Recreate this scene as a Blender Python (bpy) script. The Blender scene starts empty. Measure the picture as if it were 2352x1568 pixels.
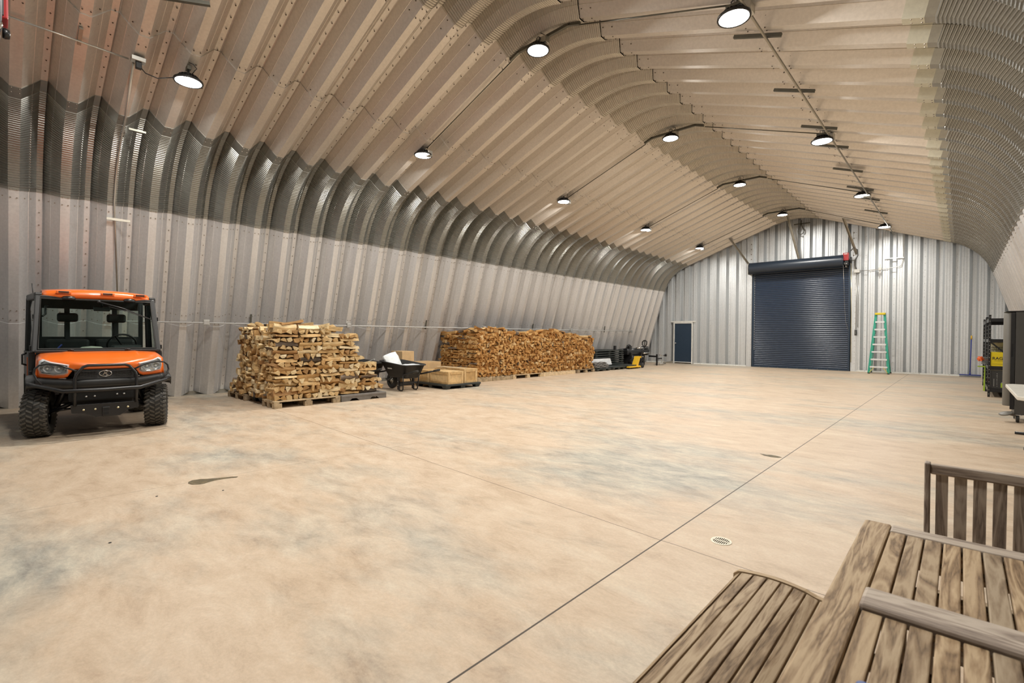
import bpy, bmesh, math, random
from mathutils import Vector, Matrix, Euler
R = math.radians
rnd = random.Random(11)
scene = bpy.context.scene
COL = scene.collection

# ------------------------------------------------------------------ helpers
def tag(o, label=None, cat=None, group=None, kind=None):
    if label: o['label'] = label
    if cat: o['category'] = cat
    if group: o['group'] = group
    if kind: o['kind'] = kind
    return o

def thing(name, label, cat, loc=(0, 0, 0), rz=0, group=None):
    o = bpy.data.objects.new(name, None)
    o.empty_display_size = 0.2
    COL.objects.link(o)
    o.location = loc
    o.rotation_euler = (0, 0, rz)
    return tag(o, label, cat, group)

class MB:
    """collects geometry for ONE mesh object"""
    def __init__(s):
        s.v = []; s.f = []; s.m = []; s.sm = []
    def add(s, vs, fs, mi=0, smooth=False, M=None):
        n = len(s.v)
        for p in vs:
            p = Vector(p)
            s.v.append(M @ p if M is not None else p)
        for f in fs:
            s.f.append([n + i for i in f]); s.m.append(mi); s.sm.append(smooth)
        return s
    def box(s, x0, x1, y0, y1, z0, z1, mi=0, M=None):
        vs = [(x0,y0,z0),(x1,y0,z0),(x1,y1,z0),(x0,y1,z0),(x0,y0,z1),(x1,y0,z1),(x1,y1,z1),(x0,y1,z1)]
        return s.add(vs, [(0,3,2,1),(4,5,6,7),(0,1,5,4),(1,2,6,5),(2,3,7,6),(3,0,4,7)], mi, False, M)
    def bbox(s, x0, x1, y0, y1, z0, z1, b=0.004, mi=0, M=None):
        """box with all edges bevelled (chamfer b)"""
        b = min(b, abs(x1-x0)*.45, abs(y1-y0)*.45, abs(z1-z0)*.45)
        bm = bmesh.new()
        bmesh.ops.create_cube(bm, size=1)
        for v in bm.verts:
            v.co = Vector(((x0+x1)/2 + v.co.x*(x1-x0), (y0+y1)/2 + v.co.y*(y1-y0), (z0+z1)/2 + v.co.z*(z1-z0)))
        bmesh.ops.bevel(bm, geom=bm.edges[:], offset=b, segments=2, affect='EDGES', profile=.5)
        s.from_bm(bm, mi, False, M); bm.free()
        return s
    def from_bm(s, bm, mi=0, smooth=False, M=None):
        bm.verts.index_update()
        return s.add([v.co.copy() for v in bm.verts], [[v.index for v in f.verts] for f in bm.faces], mi, smooth, M)
    def beam(s, a, b, w, h, mi=0, up=(0,0,1), bev=0):
        a = Vector(a); b = Vector(b); d = b - a; L = d.length
        x = d.normalized(); u = Vector(up)
        if abs(x.dot(u)) > .97: u = Vector((1,0,0)) if abs(x.x) < .9 else Vector((0,1,0))
        y = u.cross(x).normalized(); z = x.cross(y)
        M = Matrix(((x.x,y.x,z.x,a.x),(x.y,y.y,z.y,a.y),(x.z,y.z,z.z,a.z),(0,0,0,1)))
        if bev: return s.bbox(0, L, -w/2, w/2, -h/2, h/2, bev, mi, M)
        return s.box(0, L, -w/2, w/2, -h/2, h/2, mi, M)
    def tube(s, pts, r, seg=10, mi=0, cap=True, closed=False):
        pts = [Vector(p) for p in pts]; n = len(pts)
        rr = r if isinstance(r, (list, tuple)) else [r]*n
        base = len(s.v); prev = None
        for i, p in enumerate(pts):
            if closed: t = (pts[(i+1) % n] - pts[i-1]).normalized()
            elif i == 0: t = (pts[1]-p).normalized()
            elif i == n-1: t = (p-pts[-2]).normalized()
            else: t = ((pts[i+1]-p).normalized() + (p-pts[i-1]).normalized()).normalized()
            if prev is None:
                u = Vector((0,0,1)) if abs(t.z) < .9 else Vector((1,0,0))
                a = t.cross(u).normalized()
            else:
                a = (prev - t*prev.dot(t)).normalized()
            prev = a; b = t.cross(a)
            for k in range(seg):
                q = 2*math.pi*k/seg
                s.v.append(p + (a*math.cos(q) + b*math.sin(q))*rr[i])
        rings = n if closed else n-1
        for i in range(rings):
            j = (i+1) % n
            for k in range(seg):
                k2 = (k+1) % seg
                s.f.append([base+i*seg+k, base+i*seg+k2, base+j*seg+k2, base+j*seg+k]); s.m.append(mi); s.sm.append(True)
        if cap and not closed:
            s.f.append([base+k for k in range(seg)][::-1]); s.m.append(mi); s.sm.append(False)
            s.f.append([base+(n-1)*seg+k for k in range(seg)]); s.m.append(mi); s.sm.append(False)
        return s
    def lathe(s, prof, seg=24, M=None, mi=0, smooth=True, cap=True):
        """prof: (r, z) pairs, axis z"""
        vs = []; fs = []; n = len(prof)
        for r, z in prof:
            for k in range(seg):
                a = 2*math.pi*k/seg
                vs.append((r*math.cos(a), r*math.sin(a), z))
        for i in range(n-1):
            for k in range(seg):
                k2 = (k+1) % seg
                fs.append((i*seg+k, i*seg+k2, (i+1)*seg+k2, (i+1)*seg+k))
        s.add(vs, fs, mi, smooth, M)
        if cap:
            caps = []
            if prof[0][0] > 1e-6: caps.append([k for k in range(seg)][::-1])
            if prof[-1][0] > 1e-6: caps.append([(n-1)*seg+k for k in range(seg)])
            base = len(s.v) - len(vs)
            for c in caps:
                s.f.append([base+i for i in c]); s.m.append(mi); s.sm.append(False)
        return s
    def prism(s, poly, z0, z1, M=None, mi=0):
        n = len(poly)
        vs = [(x,y,z0) for x,y in poly] + [(x,y,z1) for x,y in poly]
        fs = [list(range(n))[::-1], list(range(n,2*n))] + [(i,(i+1)%n,n+(i+1)%n,n+i) for i in range(n)]
        return s.add(vs, fs, mi, False, M)
    def grid(s, rows, mi=0, smooth=True, closed=False):
        n = len(rows[0]); vs = [p for r in rows for p in r]; fs = []
        for i in range(len(rows)-1):
            for k in range(n-1): fs.append((i*n+k, i*n+k+1, (i+1)*n+k+1, (i+1)*n+k))
            if closed: fs.append((i*n+n-1, i*n, (i+1)*n, (i+1)*n+n-1))
        return s.add(vs, fs, mi, smooth)
    def build(s, name, mats, parent=None, loc=None, bevel=0, solid=0, sub=0):
        me = bpy.data.meshes.new(name)
        me.from_pydata([tuple(p) for p in s.v], [], s.f)
        if not isinstance(mats, (list, tuple)): mats = [mats]
        for m in mats: me.materials.append(m)
        me.polygons.foreach_set('material_index', s.m)
        me.polygons.foreach_set('use_smooth', s.sm)
        me.update()
        o = bpy.data.objects.new(name, me)
        COL.objects.link(o)
        if parent is not None: o.parent = parent
        if loc: o.location = loc
        if solid:
            d = o.modifiers.new('solid', 'SOLIDIFY'); d.thickness = solid; d.offset = 0
        if bevel:
            d = o.modifiers.new('bevel', 'BEVEL'); d.width = bevel; d.segments = 2; d.limit_method = 'ANGLE'; d.angle_limit = R(40)
        if sub:
            d = o.modifiers.new('sub', 'SUBSURF'); d.levels = sub; d.render_levels = sub
        return o

def RX(a): return Matrix.Rotation(a, 4, 'X')
def RY(a): return Matrix.Rotation(a, 4, 'Y')
def RZ(a): return Matrix.Rotation(a, 4, 'Z')
def T(x, y, z): return Matrix.Translation((x, y, z))

def dup(root, name=None, label=None, group=None, loc=None, rz=None):
    """a copy of a thing with copies of its parts and sub-parts"""
    r = root.copy(); COL.objects.link(r)
    if label: r['label'] = label
    if group: r['group'] = group
    if loc is not None: r.location = loc
    if rz is not None: r.rotation_euler = (0, 0, rz)
    for ch in list(root.children):
        c = ch.copy(); COL.objects.link(c); c.parent = r
        for g in list(ch.children):
            d = g.copy(); COL.objects.link(d); d.parent = c
    return r

# ------------------------------------------------------------------ materials
def nodes_of(name):
    m = bpy.data.materials.new(name); m.use_nodes = True
    nt = m.node_tree; nt.nodes.clear()
    out = nt.nodes.new('ShaderNodeOutputMaterial')
    b = nt.nodes.new('ShaderNodeBsdfPrincipled')
    nt.links.new(b.outputs[0], out.inputs[0])
    return m, nt, b, out

def noise(nt, vec, scale, detail=4, rough=.55, dist=0):
    n = nt.nodes.new('ShaderNodeTexNoise')
    n.inputs['Scale'].default_value = scale; n.inputs['Detail'].default_value = detail
    n.inputs['Roughness'].default_value = rough; n.inputs['Distortion'].default_value = dist
    if vec is not None: nt.links.new(vec, n.inputs['Vector'])
    return n
def ramp(nt, fac, stops):
    r = nt.nodes.new('ShaderNodeValToRGB')
    el = r.color_ramp.elements
    while len(el) < len(stops): el.new(.5)
    for e, (p, c) in zip(el, stops):
        e.position = p; e.color = (c[0], c[1], c[2], 1) if not isinstance(c, (int, float)) else (c, c, c, 1)
    nt.links.new(fac, r.inputs[0])
    return r
def mapping(nt, scale=(1,1,1), rot=(0,0,0), coord='Object', rand=False):
    tc = nt.nodes.new('ShaderNodeTexCoord'); mp = nt.nodes.new('ShaderNodeMapping')
    mp.inputs['Scale'].default_value = scale; mp.inputs['Rotation'].default_value = rot
    src = tc.outputs[coord]
    if rand:
        g = nt.nodes.new('ShaderNodeNewGeometry')
        k = nt.nodes.new('ShaderNodeVectorMath'); k.operation = 'SCALE'; k.inputs[0].default_value = (17, 31, 23)
        nt.links.new(g.outputs['Random Per Island'], k.inputs['Scale'])
        a = nt.nodes.new('ShaderNodeVectorMath'); a.operation = 'ADD'
        nt.links.new(src, a.inputs[0]); nt.links.new(k.outputs[0], a.inputs[1]); src = a.outputs[0]
    nt.links.new(src, mp.inputs[0])
    return mp.outputs[0]
def mixc(nt, fac, a, b, mode='MIX'):
    m = nt.nodes.new('ShaderNodeMix'); m.data_type = 'RGBA'; m.blend_type = mode
    for sock, val in ((m.inputs['Factor'], fac), (m.inputs[6], a), (m.inputs[7], b)):
        if hasattr(val, 'is_linked'): nt.links.new(val, sock)
        elif isinstance(val, (tuple, list)): sock.default_value = (val[0], val[1], val[2], 1)
        else: sock.default_value = val
    return m.outputs[2]
def bump(nt, b, h, strength=.2, dist=.01):
    n = nt.nodes.new('ShaderNodeBump'); n.inputs['Strength'].default_value = strength; n.inputs['Distance'].default_value = dist
    nt.links.new(h, n.inputs['Height']); nt.links.new(n.outputs[0], b.inputs['Normal'])

def plain(name, col, rough=.5, metal=0., var=.08, scale=9, coat=0, bmp=0, spec=.5, emit=0):
    m, nt, b, out = nodes_of(name)
    v = mapping(nt)
    n = noise(nt, v, scale)
    lo = tuple(c*(1-var) for c in col); hi = tuple(min(1, c*(1+var)) for c in col)
    r = ramp(nt, n.outputs[0], [(.3, lo), (.7, hi)])
    nt.links.new(r.outputs[0], b.inputs['Base Color'])
    b.inputs['Roughness'].default_value = rough; b.inputs['Metallic'].default_value = metal
    b.inputs['Coat Weight'].default_value = coat; b.inputs['Specular IOR Level'].default_value = spec
    if emit:
        b.inputs['Emission Color'].default_value = (*col, 1); b.inputs['Emission Strength'].default_value = emit
    if bmp: bump(nt, b, n.outputs[0], bmp)
    return m

def galv(name, col, rough, metal, var=.07, streak=(1.2, 9, .35), warm=None, dirt=.0):
    """rolled galvanised / galvalume sheet with long faint stains"""
    m, nt, b, out = nodes_of(name)
    v = mapping(nt, streak)
    n1 = noise(nt, v, 1.0, 5, .6)
    v2 = mapping(nt, (1, 1, 1))
    n2 = noise(nt, v2, 26, 3, .6)
    lo = tuple(c*(1-var) for c in col); hi = tuple(min(1, c*(1+var)) for c in col)
    r = ramp(nt, n1.outputs[0], [(.3, lo), (.7, hi)])
    r2 = ramp(nt, n2.outputs[0], [(.35, .94), (.65, 1.03)])
    c = mixc(nt, 1.0, r.outputs[0], r2.outputs[0], 'MULTIPLY')
    nt.links.new(c, b.inputs['Base Color'])
    rr = nt.nodes.new('ShaderNodeMapRange'); rr.inputs['To Min'].default_value = rough-.06; rr.inputs['To Max'].default_value = rough+.08
    nt.links.new(n1.outputs[0], rr.inputs[0]); nt.links.new(rr.outputs[0], b.inputs['Roughness'])
    b.inputs['Metallic'].default_value = metal
    return m

def teak(name, axis, cols, fine=70, seed=0):
    """weathered teak boards, grain along axis"""
    m, nt, b, out = nodes_of(name)
    st = [1, 1, 1]; st['xyz'.index(axis)] = .09
    v = mapping(nt, tuple(st), rand=True)
    n1 = noise(nt, v, 17, 4, .5, 1.1)
    w = nt.nodes.new('ShaderNodeMath'); w.operation = 'MULTIPLY'; w.inputs[1].default_value = 5.0
    nt.links.new(n1.outputs[0], w.inputs[0])
    fr = nt.nodes.new('ShaderNodeMath'); fr.operation = 'PINGPONG'; fr.inputs[1].default_value = .5
    nt.links.new(w.outputs[0], fr.inputs[0])
    n2 = noise(nt, v, fine*3, 4, .7)
    a = nt.nodes.new('ShaderNodeMath'); a.operation = 'MULTIPLY_ADD'; a.inputs[1].default_value = 1.3
    nt.links.new(fr.outputs[0], a.inputs[0])
    k = nt.nodes.new('ShaderNodeMath'); k.operation = 'MULTIPLY'; k.inputs[1].default_value = .75
    nt.links.new(n2.outputs[0], k.inputs[0]); nt.links.new(k.outputs[0], a.inputs[2])
    r = ramp(nt, a.outputs[0], [(.28, cols[0]), (.6, cols[1]), (.95, cols[2])])
    g = nt.nodes.new('ShaderNodeNewGeometry')
    tr = ramp(nt, g.outputs['Random Per Island'], [(0, (.80, .82, .86)), (.5, (1., .96, .90)), (1, (1.15, 1.1, 1.02))])
    c = mixc(nt, 1., r.outputs[0], tr.outputs[0], 'MULTIPLY')
    nt.links.new(c, b.inputs['Base Color'])
    b.inputs['Roughness'].default_value = .62; b.inputs['Specular IOR Level'].default_value = .3
    bump(nt, b, a.outputs[0], .25, .002)
    return m

def log_mat(name, stops, scale, rough=.8, bmp=.5, stretch=(.25,1,1), dark=.55):
    m, nt, b, out = nodes_of(name)
    v = mapping(nt, stretch, rand=True)
    n = noise(nt, v, scale, 4, .65)
    g = nt.nodes.new('ShaderNodeNewGeometry'); oi = nt.nodes.new('ShaderNodeObjectInfo')
    ad = nt.nodes.new('ShaderNodeMath'); ad.operation = 'ADD'
    nt.links.new(g.outputs['Random Per Island'], ad.inputs[0]); nt.links.new(oi.outputs['Random'], ad.inputs[1])
    fr = nt.nodes.new('ShaderNodeMath'); fr.operation = 'FRACT'; nt.links.new(ad.outputs[0], fr.inputs[0])
    tone = ramp(nt, fr.outputs[0], stops)
    sh = ramp(nt, n.outputs[0], [(.3, dark), (.62, 1.05)])
    c = mixc(nt, 1., tone.outputs[0], sh.outputs[0], 'MULTIPLY')
    nt.links.new(c, b.inputs['Base Color'])
    b.inputs['Roughness'].default_value = rough; b.inputs['Specular IOR Level'].default_value = .2
    bump(nt, b, n.outputs[0], bmp, .01)
    return m

def glass(name, tint, gloss=.12, alpha=.75):
    m, nt, b, out = nodes_of(name)
    nt.nodes.remove(b)
    tr = nt.nodes.new('ShaderNodeBsdfTransparent'); tr.inputs[0].default_value = (*tint, 1)
    gl = nt.nodes.new('ShaderNodeBsdfGlossy'); gl.inputs['Roughness'].default_value = .02; gl.inputs[0].default_value = (.9, .95, .95, 1)
    lw = nt.nodes.new('ShaderNodeLayerWeight'); lw.inputs[0].default_value = gloss
    mx = nt.nodes.new('ShaderNodeMixShader')
    nt.links.new(lw.outputs['Fresnel'], mx.inputs[0]); nt.links.new(tr.outputs[0], mx.inputs[1]); nt.links.new(gl.outputs[0], mx.inputs[2])
    nt.links.new(mx.outputs[0], out.inputs[0])
    return m

def emitter(name, col, s):
    m, nt, b, out = nodes_of(name)
    nt.nodes.remove(b)
    e = nt.nodes.new('ShaderNodeEmission'); e.inputs[0].default_value = (*col, 1); e.inputs[1].default_value = s; m.cycles.emission_sampling = 'NONE'
    nt.links.new(e.outputs[0], out.inputs[0])
    return m

# floor: sealed concrete, warm beige with drifting grey-blue stains, saw cuts and fine cracks
def floor_mat():
    m, nt, b, out = nodes_of('sealed_concrete')
    v = mapping(nt, (1, 1, 1)); vs = mapping(nt, (.55, 1.15, 1), (0, 0, R(-38)))
    big = noise(nt, vs, .55, 6, .68, .15)
    mid = noise(nt, vs, 4.0, 9, .80, .35)
    fine = noise(nt, v, 55, 5, .75)
    base = ramp(nt, mid.outputs[0], [(.30, (.42, .30, .20)), (.46, (.545, .415, .292)), (.56, (.595, .465, .338)), (.72, (.66, .555, .425))])
    grey = ramp(nt, mid.outputs[0], [(.32, (.225, .21, .18)), (.48, (.385, .355, .295)), (.66, (.59, .535, .42))])
    acc = big.outputs[0]
    for (px_, py_, rad_, amp_) in ((-2.75, 4.1, 1.5, .20), (-1.7, 4.6, .8, .12), (-5.6, 1.6, 1.0, .16), (-3.75, .15, .8, .14), (-3.1, 1.35, .7, .08), (-7.5, 9, 3.2, .06)):
        vd = nt.nodes.new('ShaderNodeVectorMath'); vd.operation = 'DISTANCE'; nt.links.new(v, vd.inputs[0]); vd.inputs[1].default_value = (px_, py_, 0)
        mr = nt.nodes.new('ShaderNodeMapRange'); mr.interpolation_type = 'SMOOTHSTEP'; mr.inputs['From Min'].default_value = rad_; mr.inputs['From Max'].default_value = 0; mr.inputs['To Max'].default_value = amp_
        nt.links.new(vd.outputs['Value'], mr.inputs[0])
        ad = nt.nodes.new('ShaderNodeMath'); ad.operation = 'ADD'; nt.links.new(acc, ad.inputs[0]); nt.links.new(mr.outputs[0], ad.inputs[1]); acc = ad.outputs[0]
    gm = ramp(nt, acc, [(.48, 0.), (.68, 1.)])
    c = mixc(nt, gm.outputs[0], base.outputs[0], grey.outputs[0])
    # pale mineral bloom
    bl = noise(nt, vs, 1.3, 6, .7, .2)
    bm_ = ramp(nt, bl.outputs[0], [(.56, 0.), (.72, .55)])
    c = mixc(nt, bm_.outputs[0], c, (.72, .62, .47))
    ft = ramp(nt, fine.outputs[0], [(.3, .90), (.7, 1.07)])
    c = mixc(nt, 1., c, ft.outputs[0], 'MULTIPLY')
    # the concrete by the left wall and far end is greyer / darker from foot traffic
    sx = nt.nodes.new('ShaderNodeSeparateXYZ'); nt.links.new(v, sx.inputs[0])
    def line(sock, pos, w, wob=.0, slope=None):
        """1 on a thin line"""
        s = sock
        wn = noise(nt, v, 3., 2, .5)
        k = nt.nodes.new('ShaderNodeMath'); k.operation = 'MULTIPLY_ADD'; k.inputs[1].default_value = wob
        nt.links.new(wn.outputs[0], k.inputs[0]); nt.links.new(s, k.inputs[2])
        if slope:
            q = nt.nodes.new('ShaderNodeMath'); q.operation = 'MULTIPLY_ADD'; q.inputs[1].default_value = slope[1]
            nt.links.new(slope[0], q.inputs[0]); nt.links.new(k.outputs[0], q.inputs[2]); k = q
        a = nt.nodes.new('ShaderNodeMath'); a.operation = 'SUBTRACT'; a.inputs[1].default_value = pos + wob*.5
        nt.links.new(k.outputs[0], a.inputs[0])
        ab = nt.nodes.new('ShaderNodeMath'); ab.operation = 'ABSOLUTE'; nt.links.new(a.outputs[0], ab.inputs[0])
        l = nt.nodes.new('ShaderNodeMath'); l.operation = 'LESS_THAN'; l.inputs[1].default_value = w
        nt.links.new(ab.outputs[0], l.inputs[0])
        return l.outputs[0]
    X, Y = sx.outputs[0], sx.outputs[1]
    def gain(s, g):
        k = nt.nodes.new('ShaderNodeMath'); k.operation = 'MULTIPLY'; k.inputs[1].default_value = g; nt.links.new(s, k.inputs[0]); return k.outputs[0]
    for s, g in ((line(X, -1.385, .0048), 1.0), (line(X, -4.975, .0030, .02, (Y, -.061)), .5), (line(Y, 2.82, .0032, .02, (X, .05)), .8),
                 (line(Y, 12.6, .004, .03), .3), (line(X, -8.3, .003, .03), .3)):
        c = mixc(nt, gain(s, g), c, (.05, .035, .022))
    nt.links.new(c, b.inputs['Base Color'])
    rr = nt.nodes.new('ShaderNodeMapRange'); rr.inputs['To Min'].default_value = .36; rr.inputs['To Max'].default_value = .6
    nt.links.new(mid.outputs[0], rr.inputs[0]); nt.links.new(rr.outputs[0], b.inputs['Roughness'])
    b.inputs['Specular IOR Level'].default_value = .32
    bump(nt, b, mid.outputs[0], .04, .01)
    return m

M = {}
M['floor'] = floor_mat()
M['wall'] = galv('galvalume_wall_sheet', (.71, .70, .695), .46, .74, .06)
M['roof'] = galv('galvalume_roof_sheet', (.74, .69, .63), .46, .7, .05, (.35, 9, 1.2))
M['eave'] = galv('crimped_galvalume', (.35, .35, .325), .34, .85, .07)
M['flange'] = galv('pale_lap_flange', (.70, .69, .58), .5, .2, .05)
M['ridge'] = galv('crimped_ridge_sheet', (.62, .575, .50), .40, .55, .06)
M['endw'] = galv('endwall_sheet', (.74, .76, .77), .50, .82, .06, (5, 1, .2))
M['bolt'] = plain('zinc_bolt', (.34, .30, .25), .45, .8)
M['boltdark'] = plain('dark_bolt', (.13, .10, .075), .5, .4)
M['steel'] = plain('bare_steel_conduit', (.55, .54, .50), .35, .85)
M['pipe'] = plain('zinc_pipe', (.62, .61, .58), .5, .2)
M['strut'] = plain('dark_strut_channel', (.16, .155, .13), .45, .8)
M['brace'] = plain('galvanised_brace', (.42, .39, .33), .45, .7)
M['white'] = plain('white_paint', (.80, .79, .74), .45)
M['navy'] = plain('navy_door_paint', (.025, .045, .075), .35, 0, .05)
M['navyroll'] = plain('navy_curtain_paint', (.018, .034, .066), .27, .0, .05)
M['navydrum'] = plain('navy_drum_cover', (.022, .032, .048), .32, .0, .05)
M['red'] = plain('red_enamel', (.38, .02, .022), .35, 0, .05)
M['black'] = plain('black_plastic', (.018, .018, .018), .42, 0, .1)
M['blackm'] = plain('black_powder_coat', (.016, .016, .017), .32, .2, .1)
M['rubber'] = plain('tyre_rubber', (.030, .029, .026), .7, 0, .2, 30)
M['lug'] = plain('tyre_lug_lit', (.085, .078, .066), .55, 0, .15, 30)  # lighter than the rubber; light on the lug edges put into the colour
M['orange'] = plain('orange_body_panel', (.86, .165, .018), .28, 0, .03, 3, coat=.5)
M['chrome'] = plain('chrome', (.75, .75, .74), .12, 1.)
M['lens'] = emitter('led_lens', (1., .99, .97), 14.)
M['lampblack'] = plain('lamp_housing', (.05, .05, .05), .4, .5)
M['alu'] = plain('aluminium', (.72, .73, .73), .3, .9)
M['yellow'] = plain('yellow_paint', (.80, .47, .02), .4)
M['laddergreen'] = plain('green_fibreglass', (.015, .33, .22), .4)
M['ladderyellow'] = plain('yellow_plastic', (.80, .62, .03), .45)
M['greyplastic'] = plain('grey_pallet_plastic', (.17, .155, .14), .6, 0, .15)
M['darkplastic'] = plain('dark_pallet_plastic', (.028, .034, .032), .5, 0, .15)
M['palletwood'] = log_mat('weathered_pallet_wood', [(0, (.30, .225, .15)), (.5, (.42, .32, .20)), (1, (.52, .40, .25))], 14, .85, .4, (1,1,1))
M['palletnew'] = log_mat('new_pallet_wood', [(0, (.58, .43, .25)), (.5, (.66, .50, .31)), (1, (.74, .58, .38))], 14, .8, .3, (1,1,1), .75)
M['crate'] = log_mat('pine_crate', [(0, (.53, .33, .14)), (.5, (.62, .41, .19)), (1, (.70, .49, .25))], 10, .75, .2, (1,1,1), .75)
M['card'] = plain('cardboard', (.56, .38, .20), .85)
M['greycab'] = plain('graphite_enamel', (.075, .072, .066), .42, .2, .04)
M['greycol'] = plain('grey_plastic_column', (.16, .15, .13), .45, 0, .04)
M['slot'] = plain('slot_black', (.004, .004, .004), .8)
M['tableplastic'] = plain('white_table_plastic', (.62, .59, .52), .5)
M['brass'] = plain('zinc_bolt_head', (.75, .68, .45), .3, .9)
M['silver'] = plain('headlamp_reflector', (.80, .81, .82), .22, .35)
M['bulb'] = plain('headlamp_bulb', (.85, .85, .82), .15, 0, .02)
M['darkint'] = plain('cab_trim_dark', (.02, .022, .022), .6)
M['glass'] = glass('windscreen_glass', (.70, .80, .77), .10)
M['rearglass'] = glass('rear_window_glass', (.86, .95, .92), .06)
M['lampglass'] = glass('headlamp_glass', (.9, .92, .92), .2)
M['poly'] = plain('white_woven_sack', (.78, .80, .80), .6, 0, .05, 20, bmp=.3)
M['fabric'] = plain('grey_cloth', (.34, .37, .38), .8)
M['blue'] = plain('blue_plastic', (.03, .05, .30), .4)
M['bluecap'] = plain('blue_grey_cap', (.08, .12, .28), .5)
M['rag'] = plain('yellow_carton', (.78, .60, .01), .5, 0, .03)
M['ragtxt'] = plain('carton_black_print', (.01, .01, .01), .5)
M['cartonblack'] = plain('black_carton', (.03, .03, .028), .5)
M['cartonprint'] = plain('carton_grey_print', (.35, .35, .33), .5)
M['lime'] = plain('lime_print', (.35, .5, .03), .5)
M['orangecord'] = plain('orange_plastic', (.80, .14, .03), .5)
M['redball'] = plain('red_plastic', (.55, .02, .05), .4)
M['cordgrey'] = plain('grey_cable', (.12, .12, .11), .6)
M['cream'] = plain('cream_sheet', (.62, .60, .50), .6)
M['whitegloss'] = plain('white_gloss', (.82, .83, .84), .3)
M['wet'] = plain('oily_wet_concrete', (.15, .115, .06), .2, 0, .3, 12)
M['drainring'] = plain('pale_cast_ring', (.88, .80, .64), .5)
M['drainhole'] = plain('drain_dark', (.02, .012, .006), .9)
TE = ((.115, .070, .036), (.285, .197, .115), (.43, .325, .21))
TG = ((.17, .135, .115), (.33, .275, .235), (.47, .41, .355))
for ax in 'xyz':
    M['teak'+ax] = teak('teak_'+ax, ax, TE); M['grey'+ax] = teak('weathered_teak_'+ax, ax, TG)
P1 = [(0, (.36, .20, .085)), (.2, (.56, .34, .14)), (.5, (.68, .47, .23)), (.8, (.78, .60, .34)), (1, (.86, .72, .48))]
P2 = [(0, (.33, .15, .045)), (.3, (.50, .25, .075)), (.6, (.62, .34, .12)), (.85, (.68, .42, .17)), (1, (.74, .52, .27))]
M['split1'] = log_mat('split_face_pale', P1, 22, .8, .5)
M['end1'] = log_mat('log_end_pale', [(p, tuple(c*.86 for c in k)) for p, k in P1], 30, .85, .4, (1,1,1), .7)
M['bark'] = log_mat('bark', [(0, (.10, .075, .055)), (.5, (.19, .145, .11)), (1, (.28, .215, .16))], 40, .95, 1., (.3,1,1), .5)
M['split2'] = log_mat('split_face_orange', P2, 22, .8, .5)
M['end2'] = log_mat('log_end_orange', [(p, tuple(c*.86 for c in k)) for p, k in P2], 30, .85, .4, (1,1,1), .65)

# ------------------------------------------------------------------ the building
CX = -4.99; YN = -0.5; YF = 22.67; DEPTH = .24; P = .5845; Y0 = .475
TH0, TH1 = R(16.72), R(70.)
RE = 1.67; RR = .75/math.sin(R(20))
A0 = Vector((6.75, 0)); A1 = Vector((5.69, 3.53))
CE = A1 - RE*Vector((math.cos(TH0), math.sin(TH0)))
B0 = CE + RE*Vector((math.cos(TH1), math.sin(TH1)))
B1 = Vector((.75, B0.y + (B0.x-.75)*math.tan(R(20))))
CR = B1 - RR*Vector((math.cos(TH1), math.sin(TH1)))
PEAK = CR.y + RR
def nrm(th): return Vector((math.cos(th), math.sin(th)))
def roof_z(x):
    """inner sheet height at world x"""
    a = abs(x-CX)
    if a > A1.x: return max(0, (6.75-a)/(6.75-5.69)*3.53)
    if a > B0.x: return CE.y + math.sqrt(max(0, RE*RE-(a-CE.x)**2))
    if a > .75: return B0.y + (B0.x-a)*math.tan(R(20))
    return CR.y + math.sqrt(RR*RR-a*a)
# profile along the building, one period (y, depth outwards, ny, nd)
def profile():
    pts = []
    wo, wi = .037, .060
    h = P/2
    sl = (h-wi) - wo
    L = math.hypot(sl, DEPTH); sy, sd = DEPTH/L, sl/L       # slope normal
    def onslope(t, lift, rising=True):
        y = wo + sl*t; d = DEPTH*(1-t)
        return (y + lift*sy*-1, d - lift*sd)
    pts.append((-wo, DEPTH, 0, 1)); pts.append((wo-.003, DEPTH, 0, 1)); pts.append((wo-.002, DEPTH+.018, 0, 1)); pts.append((wo+.008, DEPTH+.010, .5, .8))
    for t, l in ((.42, 0), (.435, .004), (.45, 0)):
        y, d = onslope(t, l); pts.append((y, d, sy, sd))
    pts.append((h-wi, 0, .3, .9)); pts.append((h+wi, 0, -.3, .9))
    for t, l in ((.55, 0), (.565, .004), (.58, 0)):
        y, d = onslope(1-t, l); pts.append((P-y, d, -sy, sd))
    return pts
PROF = profile()
YS = []
k = math.floor((YN-Y0)/P)
while Y0+k*P < YF+.01:
    for y, d, ny, nd in PROF:
        yy = Y0+k*P+y
        if YN-.2 <= yy <= YF+.12: YS.append((yy, d, ny, nd))
    k += 1
def sheet(mb, path, side, mi=0):
    """path: list of (Vector2, Vector2 normal, extra offset)"""
    rows = []
    for p, n, off in path:
        row = []
        for yy, d, ny, nd in YS:
            q = p + n*(d + off*nd)
            row.append((CX + side*q.x, yy + off*ny, q.y))
        rows.append(row)
    if side < 0: rows = rows[::-1]
    mb.grid(rows, mi, False)
def bolt(mb, pos, nin, r=.011, h=.008, mi=1):
    """small hex-ish bolt head on a sheet, nin = direction into the room"""
    nin = nin.normalized(); u = nin.cross(Vector((0, 1, 0)));
    if u.length < .1: u = nin.cross(Vector((0,0,1)))
    u.normalize(); w = nin.cross(u)
    vs = []
    for rr, hh in ((r, 0), (r*.75, h)):
        for q in range(5):
            a = q*2*math.pi/5
            vs.append(pos + u*(rr*math.cos(a)) + w*(rr*math.sin(a)) + nin*hh)
    fs = [(q, (q+1) % 5, 5+(q+1) % 5, 5+q) for q in range(5)] + [(5,6,7,8,9)]
    mb.add(vs, fs, mi)
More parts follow.
